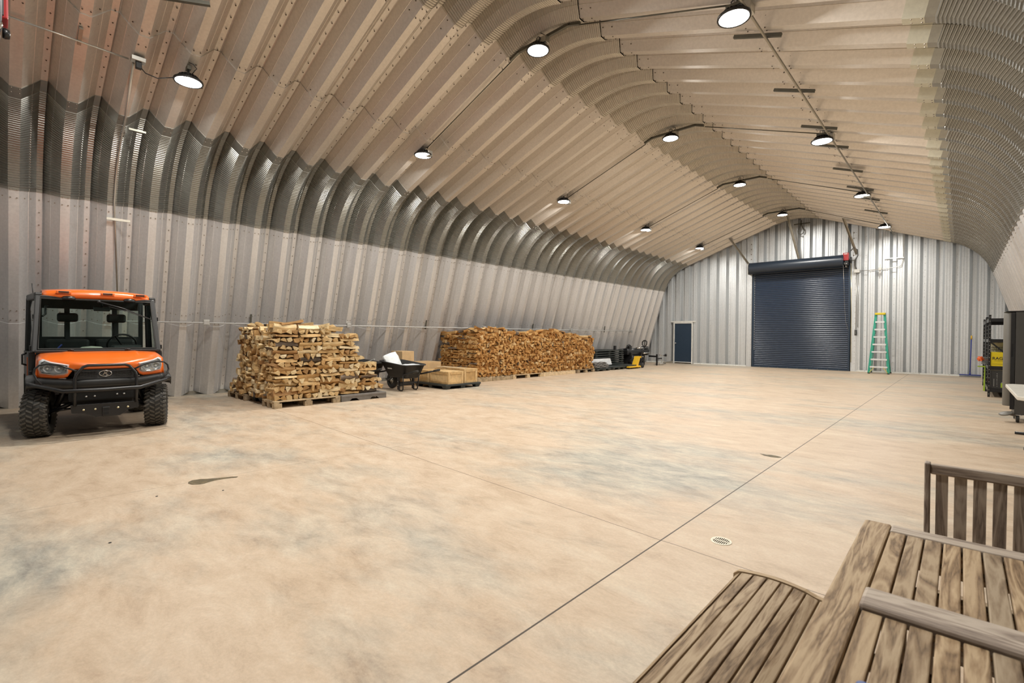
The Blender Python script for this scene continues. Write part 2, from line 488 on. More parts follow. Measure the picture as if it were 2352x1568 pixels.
RIBS = [Y0+P*k for k in range(int((YN-Y0)//P), int((YF-Y0)/P)+1) if YN < Y0+P*k < YF-.05]
MIDS = [y+P/2 for y in RIBS if y+P/2 < YF-.05]
def bolt_at(mb, p, n, side, yy, d, extra=0, r=.011):
    q = p + n*(d-extra)
    bolt(mb, Vector((CX+side*q.x, yy, q.y)), Vector((-side*n.x, 0, -n.y)), r)

nW = nrm(TH0); tW = (A1-A0).normalized(); nR = nrm(TH1); tR = (B1-B0).normalized()
CRIMP = [(0, 0), (.25, 1), (.55, 1), (.8, 0)]
def arc(c, r, t0, t1, n, amp, lap=0.):
    out = []
    for i in range(n):
        for f, a in CRIMP:
            th = t0 + (t1-t0)*(i+f)/n
            out.append((c + r*nrm(th), nrm(th), -a*amp-lap))
    out.append((c + r*nrm(t1), nrm(t1), -lap))
    return out
def half(side, name_wall):
    # straight side wall: lower sheet, lap seam at 1.45 m, upper sheet
    mb = MB()
    s1 = 1.50
    pth = [(A0, nW, 0), (A0+tW*s1, nW, 0), (A0+tW*(s1+.002), nW, .007), (A1-tW*.02, nW, .007)]
    sheet(mb, pth, side)
    L = (A1-A0).length
    for y in RIBS:
        if side > 0 and y < 3: continue
        z = .12
        while z < L-.05:
            bolt_at(mb, A0+tW*z, nW, side, y, DEPTH, 0); z += .20
    rows = (s1+.06, s1+.22, L-.16, L-.04)
    for y in MIDS:
        if side > 0 and y < 3: continue
        for s in rows:
            for dy, dd in ((-.035, 0), (.035, 0), (-.12, .085), (.12, .085), (-.19, .17), (.19, .17)):
                bolt_at(mb, A0+tW*s, nW, side, y+dy, dd, .002)
    o = mb.build(name_wall, [M['wall'], M['bolt']]); o['kind'] = 'structure'
    # eave: crimped curved sheets with a plain lap flange at each end
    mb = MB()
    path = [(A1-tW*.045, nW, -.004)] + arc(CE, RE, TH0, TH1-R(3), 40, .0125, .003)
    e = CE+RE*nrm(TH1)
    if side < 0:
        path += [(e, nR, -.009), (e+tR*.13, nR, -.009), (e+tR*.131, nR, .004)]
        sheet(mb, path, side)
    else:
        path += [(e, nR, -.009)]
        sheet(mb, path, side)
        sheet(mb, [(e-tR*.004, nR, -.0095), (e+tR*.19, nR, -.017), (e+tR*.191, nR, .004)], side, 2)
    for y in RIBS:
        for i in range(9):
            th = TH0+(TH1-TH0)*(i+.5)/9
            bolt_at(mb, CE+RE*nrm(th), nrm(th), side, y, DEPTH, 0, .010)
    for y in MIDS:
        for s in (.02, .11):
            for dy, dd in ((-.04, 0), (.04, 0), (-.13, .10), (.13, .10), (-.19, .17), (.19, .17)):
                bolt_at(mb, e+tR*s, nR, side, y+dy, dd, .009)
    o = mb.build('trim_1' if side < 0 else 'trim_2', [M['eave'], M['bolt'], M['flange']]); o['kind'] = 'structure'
for side, nm in ((-1, 'wall_left'), (1, 'wall_right')): half(side, nm)
# roof: two straight slopes, each of two lapped sheets
mb = MB()
Lr = (B1-B0).length
for side in (-1, 1):
    sheet(mb, [(B0-tR*.06, nR, 0), (B0+tR*1.78, nR, 0), (B0+tR*1.7805, nR, .014), (B1, nR, .012)], side)
    for y in RIBS:
        s = .12
        while s < Lr:
            bolt_at(mb, B0+tR*s, nR, side, y, DEPTH, 0); s += .21
    for y in MIDS:
        for s in (1.62, 1.86, Lr-.22, Lr-.05):
            for dy, dd in ((-.04, 0), (.04, 0), (-.13, .10), (.13, .10)):
                bolt_at(mb, B0+tR*s, nR, side, y+dy, dd, .001)
o = mb.build('ceiling', [M['roof'], M['boltdark']]); o['kind'] = 'structure'
mb = MB()
TR0 = TH1; TR1 = math.pi-TH1
pth = arc(CR, RR, TR0, TR1, 40, .012, .006)
rows = []
for p, n, off in pth:
    rows.append([(CX+(p + n*(d+off*nd)).x, yy+off*ny, (p + n*(d+off*nd)).y) for yy, d, ny, nd in YS])
mb.grid(rows[::-1], 0, False)
o = mb.build('trim_3', [M['ridge'], M['bolt']]); o['kind'] = 'structure'

# floor slab
mb = MB(); mb.box(CX-7.1, CX+7.1, YN-.3, YF+.3, -.15, 0)
o = mb.build('floor', M['floor']); o['kind'] = 'structure'
# base angle along both side walls
for side, nm in ((-1, 'baseboard_left'), (1, 'baseboard_right')):
    mb = MB()
    x = CX+side*6.75
    mb.box(min(x, x+side*.3)-.0, max(x, x+side*.3), YN, YF, 0, .012); mb.box(min(x+side*.24, x+side*.27), max(x+side*.24, x+side*.27), YN, YF, 0, .07)
    o = mb.build(nm, M['brace']); o['kind'] = 'structure'

# end walls: vertical ribbed sheet, columns cut to the arch
def endwall(name, y, sgn, phases, holes, x0=CX-6.99, x1=CX+6.99):
    """sgn=+1 for the far wall (room on the -y side)"""
    mb = MB(); pts = []
    pw = .432
    for (xa, xb, ph) in phases:
        # band centred on ph: near flat -> slant away -> far flat (rivets) -> slant back
        k0 = math.floor((xa-ph)/pw)-1
        kk = k0
        while ph+kk*pw < xb+pw:
            c = ph+kk*pw
            for dx, dp in ((-.052, 0), (.030, .15), (.128, .15), (.185, 0), (.235, 0), (.242, .009), (.252, .009), (.259, 0), (.31, 0), (.317, .009), (.327, .009), (.334, 0)):
                x = c+dx
                if xa <= x <= xb: pts.append((x, dp))
            kk += 1
    pts.sort()
    out = []
    edges = sorted({e for h in holes for e in (h[0], h[1])})
    i = 0
    for x, d in pts:
        while i < len(edges) and edges[i] < x:
            out.append((edges[i]-.0005, out[-1][1] if out else 0)); out.append((edges[i]+.0005, d)); i += 1
        out.append((x, d))
    for (xa, da), (xb, db) in zip(out, out[1:]):
        xm = (xa+xb)/2
        lo = 0
        for h in holes:
            if h[0] < xm < h[1]: lo = h[2]
        def top(x):
            a = abs(x-CX)
            q = roof_z(x) + DEPTH*1.15 if a < 5.7 else max(.01, (7.0-a)/1.06*3.53)
            return q
        za, zb = top(xa), top(xb)
        if za <= lo and zb <= lo: continue
        mb.add([(xa, y+sgn*da, lo), (xb, y+sgn*db, lo), (xb, y+sgn*db, zb), (xa, y+sgn*da, za)], [(0,1,2,3)], 0)
    # screw rows on the far flats
    for (xa, xb, ph) in phases:
        kk = math.floor((xa-ph)/pw)
        while ph+kk*pw < xb:
            c = ph+kk*pw+.08
            if xa < c < xb and kk % 2 == 0:
                z = .15
                while z < roof_z(c)-.1:
                    if not any(h[0] < c < h[1] and z < h[2] for h in holes):
                        bolt(mb, Vector((c, y+sgn*.15, z)), Vector((0, -sgn, 0)), .010)
                    z += .24
            kk += 1
    o = mb.build(name, [M['endw'], M['bolt']]); o['kind'] = 'structure'
    return o
endwall('wall_back', YF, 1, [(CX-6.99, -6.98, -6.96+.0), (-6.98, -6.78, 50), (-6.75, -3.16, -2.81), (-3.0, CX+6.99, -2.81)],
        [(-10.36, -9.35, 2.02), (-6.72, -3.19, 4.35)])
endwall('wall_front', YN, -1, [(CX-6.99, CX+6.99, -2.81)], [(-6.72, -3.19, 4.35)])
# base angle under the far wall
mb = MB()
for a, b in ((CX-6.8, -10.4), (-9.31, -6.95), (-3.0, CX+6.8)):
    mb.box(a, b, YF-.012, YF, 0, .055); mb.box(a, b, YF-.05, YF, 0, .006)
    x = a+.3
    while x < b: bolt(mb, Vector((x, YF-.012, .03)), Vector((0,-1,0)), .012); x += .8
o = mb.build('baseboard_back', [M['white'], M['bolt']]); o['kind'] = 'structure'
# jamb plates both sides of the roll-up door, floor to roof
for nm, xa, xb in (('trim_4', -6.98, -6.74), ('trim_5', -3.16, -2.97)):
    mb = MB(); zt = roof_z((xa+xb)/2)+.12
    mb.box(xa, xb, YF-.03, YF+.01, 0, zt); mb.box(xa+.02, xa+.04, YF-.045, YF-.03, 0, zt-.3); mb.box(xb-.04, xb-.02, YF-.045, YF-.03, 0, 4.0)
    z = .3
    while z < zt-.2:
        bolt(mb, Vector((xb-.06, YF-.031, z)), Vector((0,-1,0)), .012)
        if z > 4.4: bolt(mb, Vector((xb-.06 if xa < -5 else xa+.06, YF-.032, z)), Vector((0,-1,0)), .028, .01, 1)
        z += .22
    o = mb.build(nm, [M['endw'], M['bolt']]); o['kind'] = 'structure'

# man door, frame and header strip
mb = MB(); mb.box(-10.27, -9.43, YF-.02, YF+.03, .08, 1.93)
o = mb.build('door_1', M['navy']); o['kind'] = 'structure'
kb = MB(); kb.lathe([(0,.0),(.018,.0),(.014,.03),(.03,.045),(.03,.06),(.018,.072),(0,.075)], 14, T(-10.20, YF-.02, .98) @ RX(R(90)))
kb.build('door_knob', M['chrome'], o)
fb = MB()
fb.bbox(-10.33, -10.27, YF-.05, YF+.06, 0, 1.99, .004); fb.bbox(-9.43, -9.37, YF-.05, YF+.06, 0, 1.99, .004)
fb.bbox(-10.27, -9.43, YF-.05, YF+.06, 1.93, 1.99, .004); fb.bbox(-10.27, -9.43, YF-.05, YF+.06, .045, .08, .004); fb.bbox(-10.45, -9.25, YF-.06, YF+.02, 1.99, 2.05, .004)
fb.build('door_frame', M['white'], o)
lb = MB(); lb.prism([(-.55,0),(.0,.0),(.0,.10),(-.55,.012)], 0, .012, T(-10.33, YF-.06, 0) @ RX(R(90)), 0)
lb.build('corner_flashing', M['brace'], o)

# roll-up door: corrugated curtain, guides, bottom bar, drum, end brackets
def rollup(y, sgn, idx):
    c = MB(); pts = []
    z = .05
    while z < 4.25:
        for dz, dp in ((0, 0), (.012, .010), (.030, .0155), (.05, .010), (.062, 0), (.070, -.004)): pts.append((z+dz, dp))
        z += .078
    xa, xb = -6.70, -3.20
    c.grid([[(xa, y-sgn*(p+.02), zz) for zz, p in pts], [(xb, y-sgn*(p+.02), zz) for zz, p in pts]][::(1 if sgn > 0 else -1)], 0, True)
    c.box(xa, xb, y-.03, y+.03, .0, .06, 0)
    o = c.build('door_%d' % idx, M['navyroll']); o['kind'] = 'structure'
    g = MB()
    for x in (xa, xb):
        s = -1 if x == xa else 1
        g.box(x-.045, x+.045, y-sgn*.055, y-sgn*.035, 0, 4.15); g.box(x+s*.035-.01, x+s*.035+.01, y-.055, y+.01, 0, 4.15)
    g.build('door_guide', M['navy'], o)
    b = MB(); b.bbox(xa+.05, xb-.05, y-sgn*.075, y-sgn*.035, .0, .055, .004)
    for i in range(9): bolt(b, Vector((xa+.3+i*.36, y-sgn*.076, .03)), Vector((0, -sgn, 0)), .012)
    b.build('bottom_bar', [M['navy'], M['bolt']], o)
    w = MB()
    for i in range(48):
        w.box(xa+.055, xa+.07, y-sgn*.06, y-sgn*.03, .45+i*.078, .475+i*.078) if i > 3 else None
    w.build('wind_lock', M['white'], o)
    d = MB()
    d.lathe([(0,0),(.235,0),(.25,.012),(.25,.03),(.245,.05),(.245,3.36),(.25,3.38),(.25,3.41),(.235,3.42),(0,3.42)], 36, T(-6.78, y-sgn*.30, 4.26) @ RY(R(90)))
    d.build('drum', M['navydrum'], o)
    e = MB()
    for x in (-6.84, -3.30): e.bbox(x-.01, x+.02, y-sgn*.36, y, 4.02, 4.50, .003)
    e.build('end_bracket', M['brace'], o)
    t = MB(); t.tube([(-3.36, y-sgn*.30, 4.26), (-3.0, y-sgn*.30, 4.26)], .02, 8); t.build('drum_shaft', M['strut'], o)
    return o
rollup(YF, 1, 2)
rollup(YN, -1, 3)
# hanging pull rope and chain on the far door
def operator(label, x, y, z, sgn):
    t = thing('door_operator', label, 'door motor', (x, y, z))
    b = MB(); b.bbox(-.10, .08, -.10*1, .10, -.02, .27, .012); b.build('control_box', M['red'], t)
    b = MB(); b.box(-.065, .045, -sgn*.103-.002, -sgn*.103+.002, .215, .24); b.build('maker_plate', M['white'], t)
    b = MB(); b.bbox(-.05, .07, -.08, .08, -.20, -.02, .01); b.tube([(-.14, 0, -.10), (.12, 0, -.10)], .055, 14); b.tube([(-.02,-sgn*.06,-.12),(-.02,-sgn*.15,-.12)], .035, 12)
    b.build('motor', M['blackm'], t)
    for z_ in (-.05, -.13): b = MB(); b.tube([(-.15, -sgn*.05, z_), (-.15, -sgn*.05, z_-.04)], .018, 10); b.build('terminal', M['white'], t)
    b = MB(); b.box(-.06, .03, -sgn*.10-.01, -sgn*.10+.01, -.16, -.13); b.build('motor_plate', M['white'], t)
    b = MB(); b.lathe([(0,0),(.12,0),(.13,.01),(.13,.02),(.12,.03),(0,.03)], 24, T(.14, 0, -.02) @ RY(R(90))); b.box(.12, .15, -.04, .16, -.28, .10); b.build('chain_wheel', M['blackm'], t)
    return t
operator('red box motor at the right end of the far roll-up door', -3.28, YF-.36, 4.28, 1)
ch = MB(); ch.tube([(-3.13, YF-.40, 4.2), (-3.12, YF-.22, 2.3), (-3.12, YF-.16, .35)], .012, 6); 
tag(ch.build('hand_chain', M['brass']), 'pale hoist chain hanging down the right edge of the blue roll-up door', 'chain')
ch = MB(); ch.tube([(-3.36, YF-.46, 4.1), (-3.35, YF-.28, 3.0), (-3.31, YF-.16, 1.95), (-3.22, YF-.12, 1.6)], .004, 6)
tag(ch.build('pull_cord', M['steel']), 'thin cord slanting down in front of the blue roll-up door curtain', 'cord')

# diagonal braces from the drum to the roof
for lab, a, b in (('galvanised angle brace from the roof to the left end of the door drum', (-7.38, 21.55, 5.60), (-6.84, 22.50, 4.48)),
                  ('galvanised angle brace from the ridge to the middle of the door drum', (-5.12, 21.5, 6.12), (-4.88, 22.28, 4.50)),
                  ('galvanised angle brace from the roof to the red motor at the door', (-3.27, 21.5, 5.75), (-2.98, 22.55, 4.50))):
    mb = MB(); mb.beam(a, b, .075, .012); A = Vector(a); B = Vector(b); mb.beam(A+Vector((-.034,0,0)), B+Vector((-.034,0,0)), .012, .07)
    tag(mb.build('diagonal_brace', M['brace']), lab, 'brace', 'diagonal braces above the roll-up door')

# electrical bits on the far wall
t = thing('flexible_conduit', 'black flexible conduit curving from the red motor down to a small white box', 'conduit', (0,0,0))
mb = MB(); mb.tube([(-3.16, 22.35, 4.62), (-3.06, 22.35, 4.74), (-2.96, 22.45, 4.66), (-2.95, 22.52, 4.45), (-3.02, 22.55, 4.3), (-3.03, 22.57, 4.05), (-2.99, 22.57, 3.92)], .022, 8); mb.build('hose', M['cordgrey'], t)
mb = MB(); mb.bbox(-3.07, -2.89, 22.53, 22.64, 3.80, 3.93, .006); mb.build('junction_box', M['white'], t)
mb = MB(); mb.tube([(-2.99, 22.60, 3.8), (-2.99, 22.60, 1.62)], .011, 8); mb.tube([(-2.93, 22.60, 3.8), (-2.93, 22.60, 1.7)], .009, 8)
tag(mb.build('wall_conduit', M['steel']), 'pair of thin conduits running down to the door switch beside the roll-up door', 'conduit')
t = thing('door_switch', 'small black push-button switch box right of the roll-up door', 'switch', (-2.99, 22.61, 1.5))
mb = MB(); mb.bbox(-.035, .035, -.04, .03, -.10, .10, .006); mb.build('housing', M['black'], t)
for z in (-.05,0,.05): mb = MB(); mb.lathe([(0,0),(.014,0),(.014,.01),(0,.012)], 10, T(0,-.04,z) @ RX(R(90))); mb.build('button', M['steel'], t)
mb = MB(); mb.tube([(-2.9, 22.6, 3.86), (-2.3, 22.6, 3.87), (-1.85, 22.6, 3.9), (-1.66, 22.6, 3.95), (-1.6, 22.6, 4.15), (-1.6, 22.6, 5.1), (-1.7, 22.5, 5.25)], .012, 8)
tag(mb.build('wall_conduit', M['steel']), 'thin conduit running right from the white box then up the far wall', 'conduit')
t = thing('conduit_box', 'small steel junction box on the thin conduit above the step ladder', 'box', (-2.27, 22.58, 3.88)); mb = MB(); mb.bbox(-.05,.05,-.04,.04,-.05,.05,.005); mb.build('housing', M['steel'], t); mb = MB(); mb.box(-.02,.02,.01,.04,-.16,.18); mb.build('strap', M['steel'], t)
mb = MB(); mb.beam((-2.14, 22.6, 4.25), (-1.58, 22.6, 4.24), .03, .03)
for i in range(7): mb.box(-2.10+i*.075, -2.06+i*.075, 22.575, 22.59, 4.235, 4.255)
tag(mb.build('strut_channel', M['alu']), 'short slotted strut channel fixed high on the far wall above the step ladder', 'channel')
t = thing('rope_loop', 'dark coiled rope loop hanging from a bar at the far wall gable top', 'rope', (-4.87, 22.5, 5.95))
mb = MB(); mb.beam((-.28, .1, .02), (.30, .1, .02), .035, .035); mb.build('crossbar', M['strut'], t)
mb = MB(); mb.tube([(0, 0, .05), (-.04, 0, -.1), (-.11, 0, -.28), (-.1, 0, -.38), (0, 0, -.44), (.1, 0, -.38), (.11, 0, -.28), (.03, 0, -.1), (0, 0, .05), (0, .02, .14)], .018, 8); mb.build('rope', M['strut'], t)

# ------------------------------------------------------------------ high-bay lamps
def make_lamp():
    t = thing('high_bay_lamp', 'x', 'ceiling lamp', (0,0,0))
    mb = MB(); mb.lathe([(0,-.004),(.160,-.004),(.166,.0)], 40, None, 0, False, cap=False); mb.build('lens', M['lens'], t)
    mb = MB()
    mb.lathe([(.166,-.002),(.182,-.006),(.186,.004),(.183,.024),(.165,.034),(.10,.040),(.085,.05),(.085,.10),(.06,.115),(0,.118)], 36)
    for i in range(20):
        a = 2*math.pi*i/20
        mb.add([(.085,-.003,.036),(.160,-.003,.034),(.120,-.003,.085),(.085,-.003,.100),(.085,.003,.036),(.160,.003,.034),(.120,.003,.085),(.085,.003,.100)],
               [(0,1,2,3),(7,6,5,4),(1,5,6,2),(2,6,7,3)], 0, False, RZ(a))
    mb.build('housing', M['lampblack'], t)
    mb = MB(); mb.tube([(0,0,.115),(0,0,.15)], .015, 10); mb.tube([(0,0,.15),(.03,0,.165),(.035,0,.20),(0,0,.225),(-.035,0,.20),(-.03,0,.165)], .007, 8, closed=True)
    mb.build('hook', M['lampblack'], t)
    mb = MB(); mb.tube([(.05,.03,.10),(.09,.06,.16),(.06,.09,.20),(.10,.04,.23),(.05,.0,.26)], .006, 6); mb.build('cable', M['black'], t)
    return t
lamp0 = make_lamp()
LAMPS = []
order = ['nearest', 'second', 'third', 'fourth', 'farthest']
rowL = [(-8.2, 1.90, 4.92), (-8.2, 6.04, 5.01), (-8.2, 10.86, 5.05), (-8.2, 15.64, 5.05), (-8.2, 20.43, 5.06)]
rowC = [(-5., 5.91, 5.84), (-5., 10.69, 5.89), (-5., 15.45, 5.92), (-5., 20.22, 5.90)]
rowR = [(-2., 5.91, 5.03), (-2., 10.77, 5.04), (-2., 15.81, 5.09), (-2., 20.86, 5.11)]
first = True
def put_lamp(p, label, group):
    global first
    if first: o = lamp0; first = False
    else: o = dup(lamp0)
    o.location = p; o['label'] = label; o['group'] = group
    l = bpy.data.lights.new('lamp_light', 'AREA'); l.shape = 'DISK'; l.size = .30; l.energy = LAMP_W; l.color = (1., .965, .90)
    lo = bpy.data.objects.new('lamp_light', l); COL.objects.link(lo); lo.location = (p[0], p[1], p[2]-.012)
    return o
LAMP_W = 125
for i, p in enumerate(rowL): put_lamp(p, 'lit round high-bay lamp, %s in the row down the left roof slope' % ('nearest' if i == 0 else order[i]), 'high-bay lamps on the left roof slope')
for i, p in enumerate(rowC): put_lamp(p, 'lit round high-bay lamp, %s in the row under the curved ridge' % (order[i] if i < 3 else 'farthest'), 'high-bay lamps under the ridge')
for i, p in enumerate(rowR): put_lamp(p, 'lit round high-bay lamp, %s on the conduit down the right roof slope' % (order[i] if i < 3 else 'farthest'), 'high-bay lamps on the right roof slope')
put_lamp((-5., 1.15, 5.85), 'lit round high-bay lamp under the ridge, over the near end of the hall', 'high-bay lamps under the ridge')
put_lamp((-2., 1.15, 5.03), 'lit round high-bay lamp over the wooden table at the near end', 'high-bay lamps on the right roof slope')

# brackets and supports that carry the lamps
def slope_z(x, gap=.05): return roof_z(x)-gap
# steel junction boxes and short hangers, left and right rows
def box_hanger(x, y, z, label, group, big=False):
    t = thing('lamp_bracket', label, 'bracket', (x, y, z))
    top = roof_z(x)-z
    mb = MB(); mb.bbox(-.09, .09, -.03, .03, top-.07, top-.03, .004); mb.build('mounting_channel', M['strut'], t)
    mb = MB(); mb.tube([(0,0,top-.05),(0,0,.215)], .007, 8); mb.build('rod', M['steel'], t)
    mb = MB(); s = .085 if big else .055; mb.bbox(.10-s, .10+s, .07-s, .07+s, top-.16, top-.05, .006); mb.build('junction_box', M['steel'], t)
    return t
for i, p in enumerate(rowL):
    if i: box_hanger(*p, 'steel bracket and junction box above the %s lamp on the left roof slope' % order[i], 'lamp brackets on the left roof slope')
    else:
        t = thing('lamp_bracket', 'short steel rod holding the nearest left lamp to the roof', 'bracket', p); mb = MB(); tp = roof_z(p[0])-p[2]; mb.bbox(-.05,.05,-.025,.025,tp-.06,tp-.0,.004); mb.tube([(0,0,tp-.03),(0,0,.215)], .012, 8); mb.build('rod', M['strut'], t)
for i, p in enumerate(rowR): box_hanger(*p, 'large steel bracket and junction box above the %s lamp on the right roof slope' % (order[i] if i < 3 else 'farthest'), 'lamp brackets on the right roof slope', True)
# ridge struts: a bent channel spans the curved ridge at each ridge lamp
for i, p in enumerate(rowC):
    t = thing('ridge_strut', 'dark bent strut channel across the curved ridge, carrying the %s ridge lamp' % (order[i] if i < 3 else 'farthest'), 'strut', (-5., p[1]+.12, 0), 0, 'strut channels across the ridge')
    za = roof_z(-5.66)-.03; zb = roof_z(-5.46)-.045; y = 0
    mb = MB(); w = .045
    mb.beam((-.72, y, za-.03), (-.52, y, zb+.005), w, w); mb.beam((-.54, y, zb), (.54, y, zb+.01), w, w); mb.beam((.52, y, zb+.01), (.72, y, za-.02), w, w)
    mb.build('channel', M['strut'], t)
    mb = MB(); mb.bbox(-.02, .14, -.11, .0, zb-.13, zb-.03, .006); mb.build('junction_box', M['steel'], t)
    mb = MB(); mb.tube([(0, -.12, zb-.02), (0, -.12, p[2]+.21)], .008, 8); mb.build('rod', M['steel'], t)
# conduits up the slopes at the lamp stations
for i in range(1, 5):
    y = rowL[i][1]+.02; j = i-1
    nm = ['second', 'third', 'fourth', 'farthest'][j]
    mb = MB(); mb.tube([(-8.1, y, slope_z(-8.1, .04)), (-5.72, y+.0, slope_z(-5.72, .04))], .010, 6)
    tag(mb.build('slope_conduit', M['strut']), 'thin conduit up the left roof slope from the %s lamp to the ridge' % nm, 'conduit', 'conduits up the roof slopes')
    yr = rowR[j][1]
    mb = MB(); mb.tube([(-4.28, y, slope_z(-4.28, .04)), (-2.0, yr, slope_z(-2.0, .04))], .010, 6)
    tag(mb.build('slope_conduit', M['strut']), 'thin conduit down the right roof slope from the ridge to its %s lamp' % ['nearest', 'second', 'third', 'farthest'][j], 'conduit', 'conduits up the roof slopes')
# long conduit down the right slope with its struts
xc = -1.87
mb = MB(); mb.tube([(xc, 1.2, slope_z(xc, .085)), (xc, 22.5, slope_z(xc, .085))], .016, 8)
tag(mb.build('long_conduit', M['brace']), 'long galvanised conduit running the length of the right roof slope', 'conduit')
names = ['nearest', 'second', 'third', 'fourth', 'fifth', 'sixth', 'seventh', 'eighth']
for i, y in enumerate((6.72, 8.59, 10.4, 11.58, 13.48, 15.35, 16.6, 18.5)):
    mb = MB(); xa, xb = -2.27, -1.70
    mb.beam((xa, y, slope_z(xa, .035)), (xb, y, slope_z(xb, .035)), .042, .042); mb.beam((xa, y, slope_z(xa, .057)), (xb, y, slope_z(xb, .057)), .02, .004, 0)
    tag(mb.build('strut_channel', M['strut']), 'dark strut channel holding the right roof conduit, %s of the row' % names[i], 'channel', 'struts under the right roof conduit')
# conduit, box and cord at the nearest left lamp
t = thing('roof_conduit', 'thin conduit on two brackets at the near end of the left roof slope', 'conduit', (0,0,0))
mb = MB(); mb.tube([(-8.33, -.2, roof_z(-8.33)-.04), (-8.35, 1.24, roof_z(-8.35)-.06)], .012, 8); mb.build('pipe', M['steel'], t)
mb = MB(); mb.beam((-8.42, .74, roof_z(-8.42)-.03), (-8.16, .74, roof_z(-8.16)-.03), .04, .03); mb.build('bracket', M['brace'], t)
t = thing('outlet_box', 'steel outlet box with a black plug on the near left roof slope', 'outlet', (-8.33, 1.33, roof_z(-8.33)-.05))
mb = MB(); mb.bbox(-.05, .06, -.07, .09, -.03, .03, .005); mb.build('housing', M['steel'], t)
mb = MB(); mb.bbox(-.03, .03, -.02, .05, -.12, -.03, .008); mb.build('plug', M['black'], t)
mb = MB(); mb.tube([(-8.33, 1.35, 4.98), (-8.32, 1.42, 4.90), (-8.29, 1.55, 4.87), (-8.24, 1.72, 4.93), (-8.2, 1.86, 5.02)], .007, 6)
tag(mb.build('power_cord', M['black']), 'black cord sagging from the outlet box to the nearest left lamp', 'cord')
mb = MB(); mb.tube([(-8.40, 1.3, roof_z(-8.4)-.05)] + [(CX+ -(CE.x+(RE-.03)*math.cos(th)), 1.38, CE.y+(RE-.03)*math.sin(th)) for th in (TH1, TH1-.2, TH1-.4, TH1-.6, TH1-.75, TH0)] + [(-11.20, 1.5, 1.6)], .014, 8)
tag(mb.build('wall_riser', M['steel']), 'thin dark conduit following the left wall and eave up to the outlet box', 'conduit')
for z, lab in ((3.25, 'small strut bracket on the left wall just below the crimped eave'), ):
    mb = MB(); mb.beam((CX-5.70, 1.28, z), (CX-5.70, 1.60, z), .03, .04); tag(mb.build('strut_channel', M['brace']), lab, 'channel')
mb = MB(); mb.beam((CX-4.72, 1.44, 4.54), (CX-4.72, 1.66, 4.54), .03, .03); tag(mb.build('strut_channel', M['strut']), 'small strut bracket at the top of the near left eave', 'channel')
t = thing('roof_rail', 'dark steel rail fixed under the near left roof slope at the photo top edge', 'rail', (0,0,0))
mb = MB(); mb.beam((-7.31, 1.30, roof_z(-7.31)-.04), (-7.09, 1.88, roof_z(-7.09)-.04), .05, .045); mb.build('rail', M['strut'], t)

# near-end door motor, cut by the left edge of the photo
t = thing('door_operator', 'red and black door motor box at the top left photo corner', 'door motor', (-6.72, -.03, 4.45))
mb = MB(); mb.bbox(-.12, .10, -.30, .115, -.20, .40, .012); mb.build('control_box', M['red'], t)
mb = MB(); mb.bbox(.085, .115, -.28, .085, -.18, .40, .004); mb.build('cover', M['black'], t)
mb = MB(); mb.box(.116, .12, .035, .060, -.02, .30); mb.build('label_plate', M['white'], t)
mb = MB(); mb.lathe([(.04,0),(.062,0),(.066,.01),(.062,.03),(.04,.03)], 24, T(.09, .015, -.27) @ RY(R(90)), 0, True, False); mb.build('ring', M['chrome'], t)
mb = MB(); mb.bbox(-.12, .10, -.30, .06, -.42, -.2, .02); mb.lathe([(0,0),(.045,0),(.05,.02),(.04,.05),(0,.055)], 16, T(0, .075, -.30) @ RX(R(-90))); mb.build('motor', M['blackm'], t)

# conduit along the left wall with its outlets and struts
xw = -11.22
mb = MB(); mb.tube([(xw, 1.35, 1.51), (xw, 20.12, 1.53)], .014, 8)
tag(mb.build('wall_conduit', M['pipe']), 'long shiny conduit running along the left wall above the firewood', 'conduit')
for i, y in enumerate((2.9, 6.01, 10.69, 15.41, 20.12)):
    t = thing('outlet_box', 'steel outlet box on the left wall conduit, %s from the camera' % order[i] if i < 4 else 'steel outlet box at the far end of the left wall conduit', 'outlet', (xw, y, 1.52), 0, 'outlet boxes on the left wall conduit')
    mb = MB(); mb.bbox(-.03, .03, -.055, .055, -.055, .055, .006); mb.build('housing', M['steel'], t)
    mb = MB(); mb.bbox(.03, .036, -.045, .045, -.045, .045, .002); mb.build('cover_plate', M['alu'], t)
for i, y in enumerate((3.75, 8.41, 13.12, 17.87)):
    mb = MB(); mb.beam((-11.27, y, 1.46), (-11.23, y, 1.72), .03, .03); tag(mb.build('strut_channel', M['strut']), 'upright strut behind the left wall conduit, %s from the camera' % order[i], 'channel', 'upright struts on the left wall conduit')

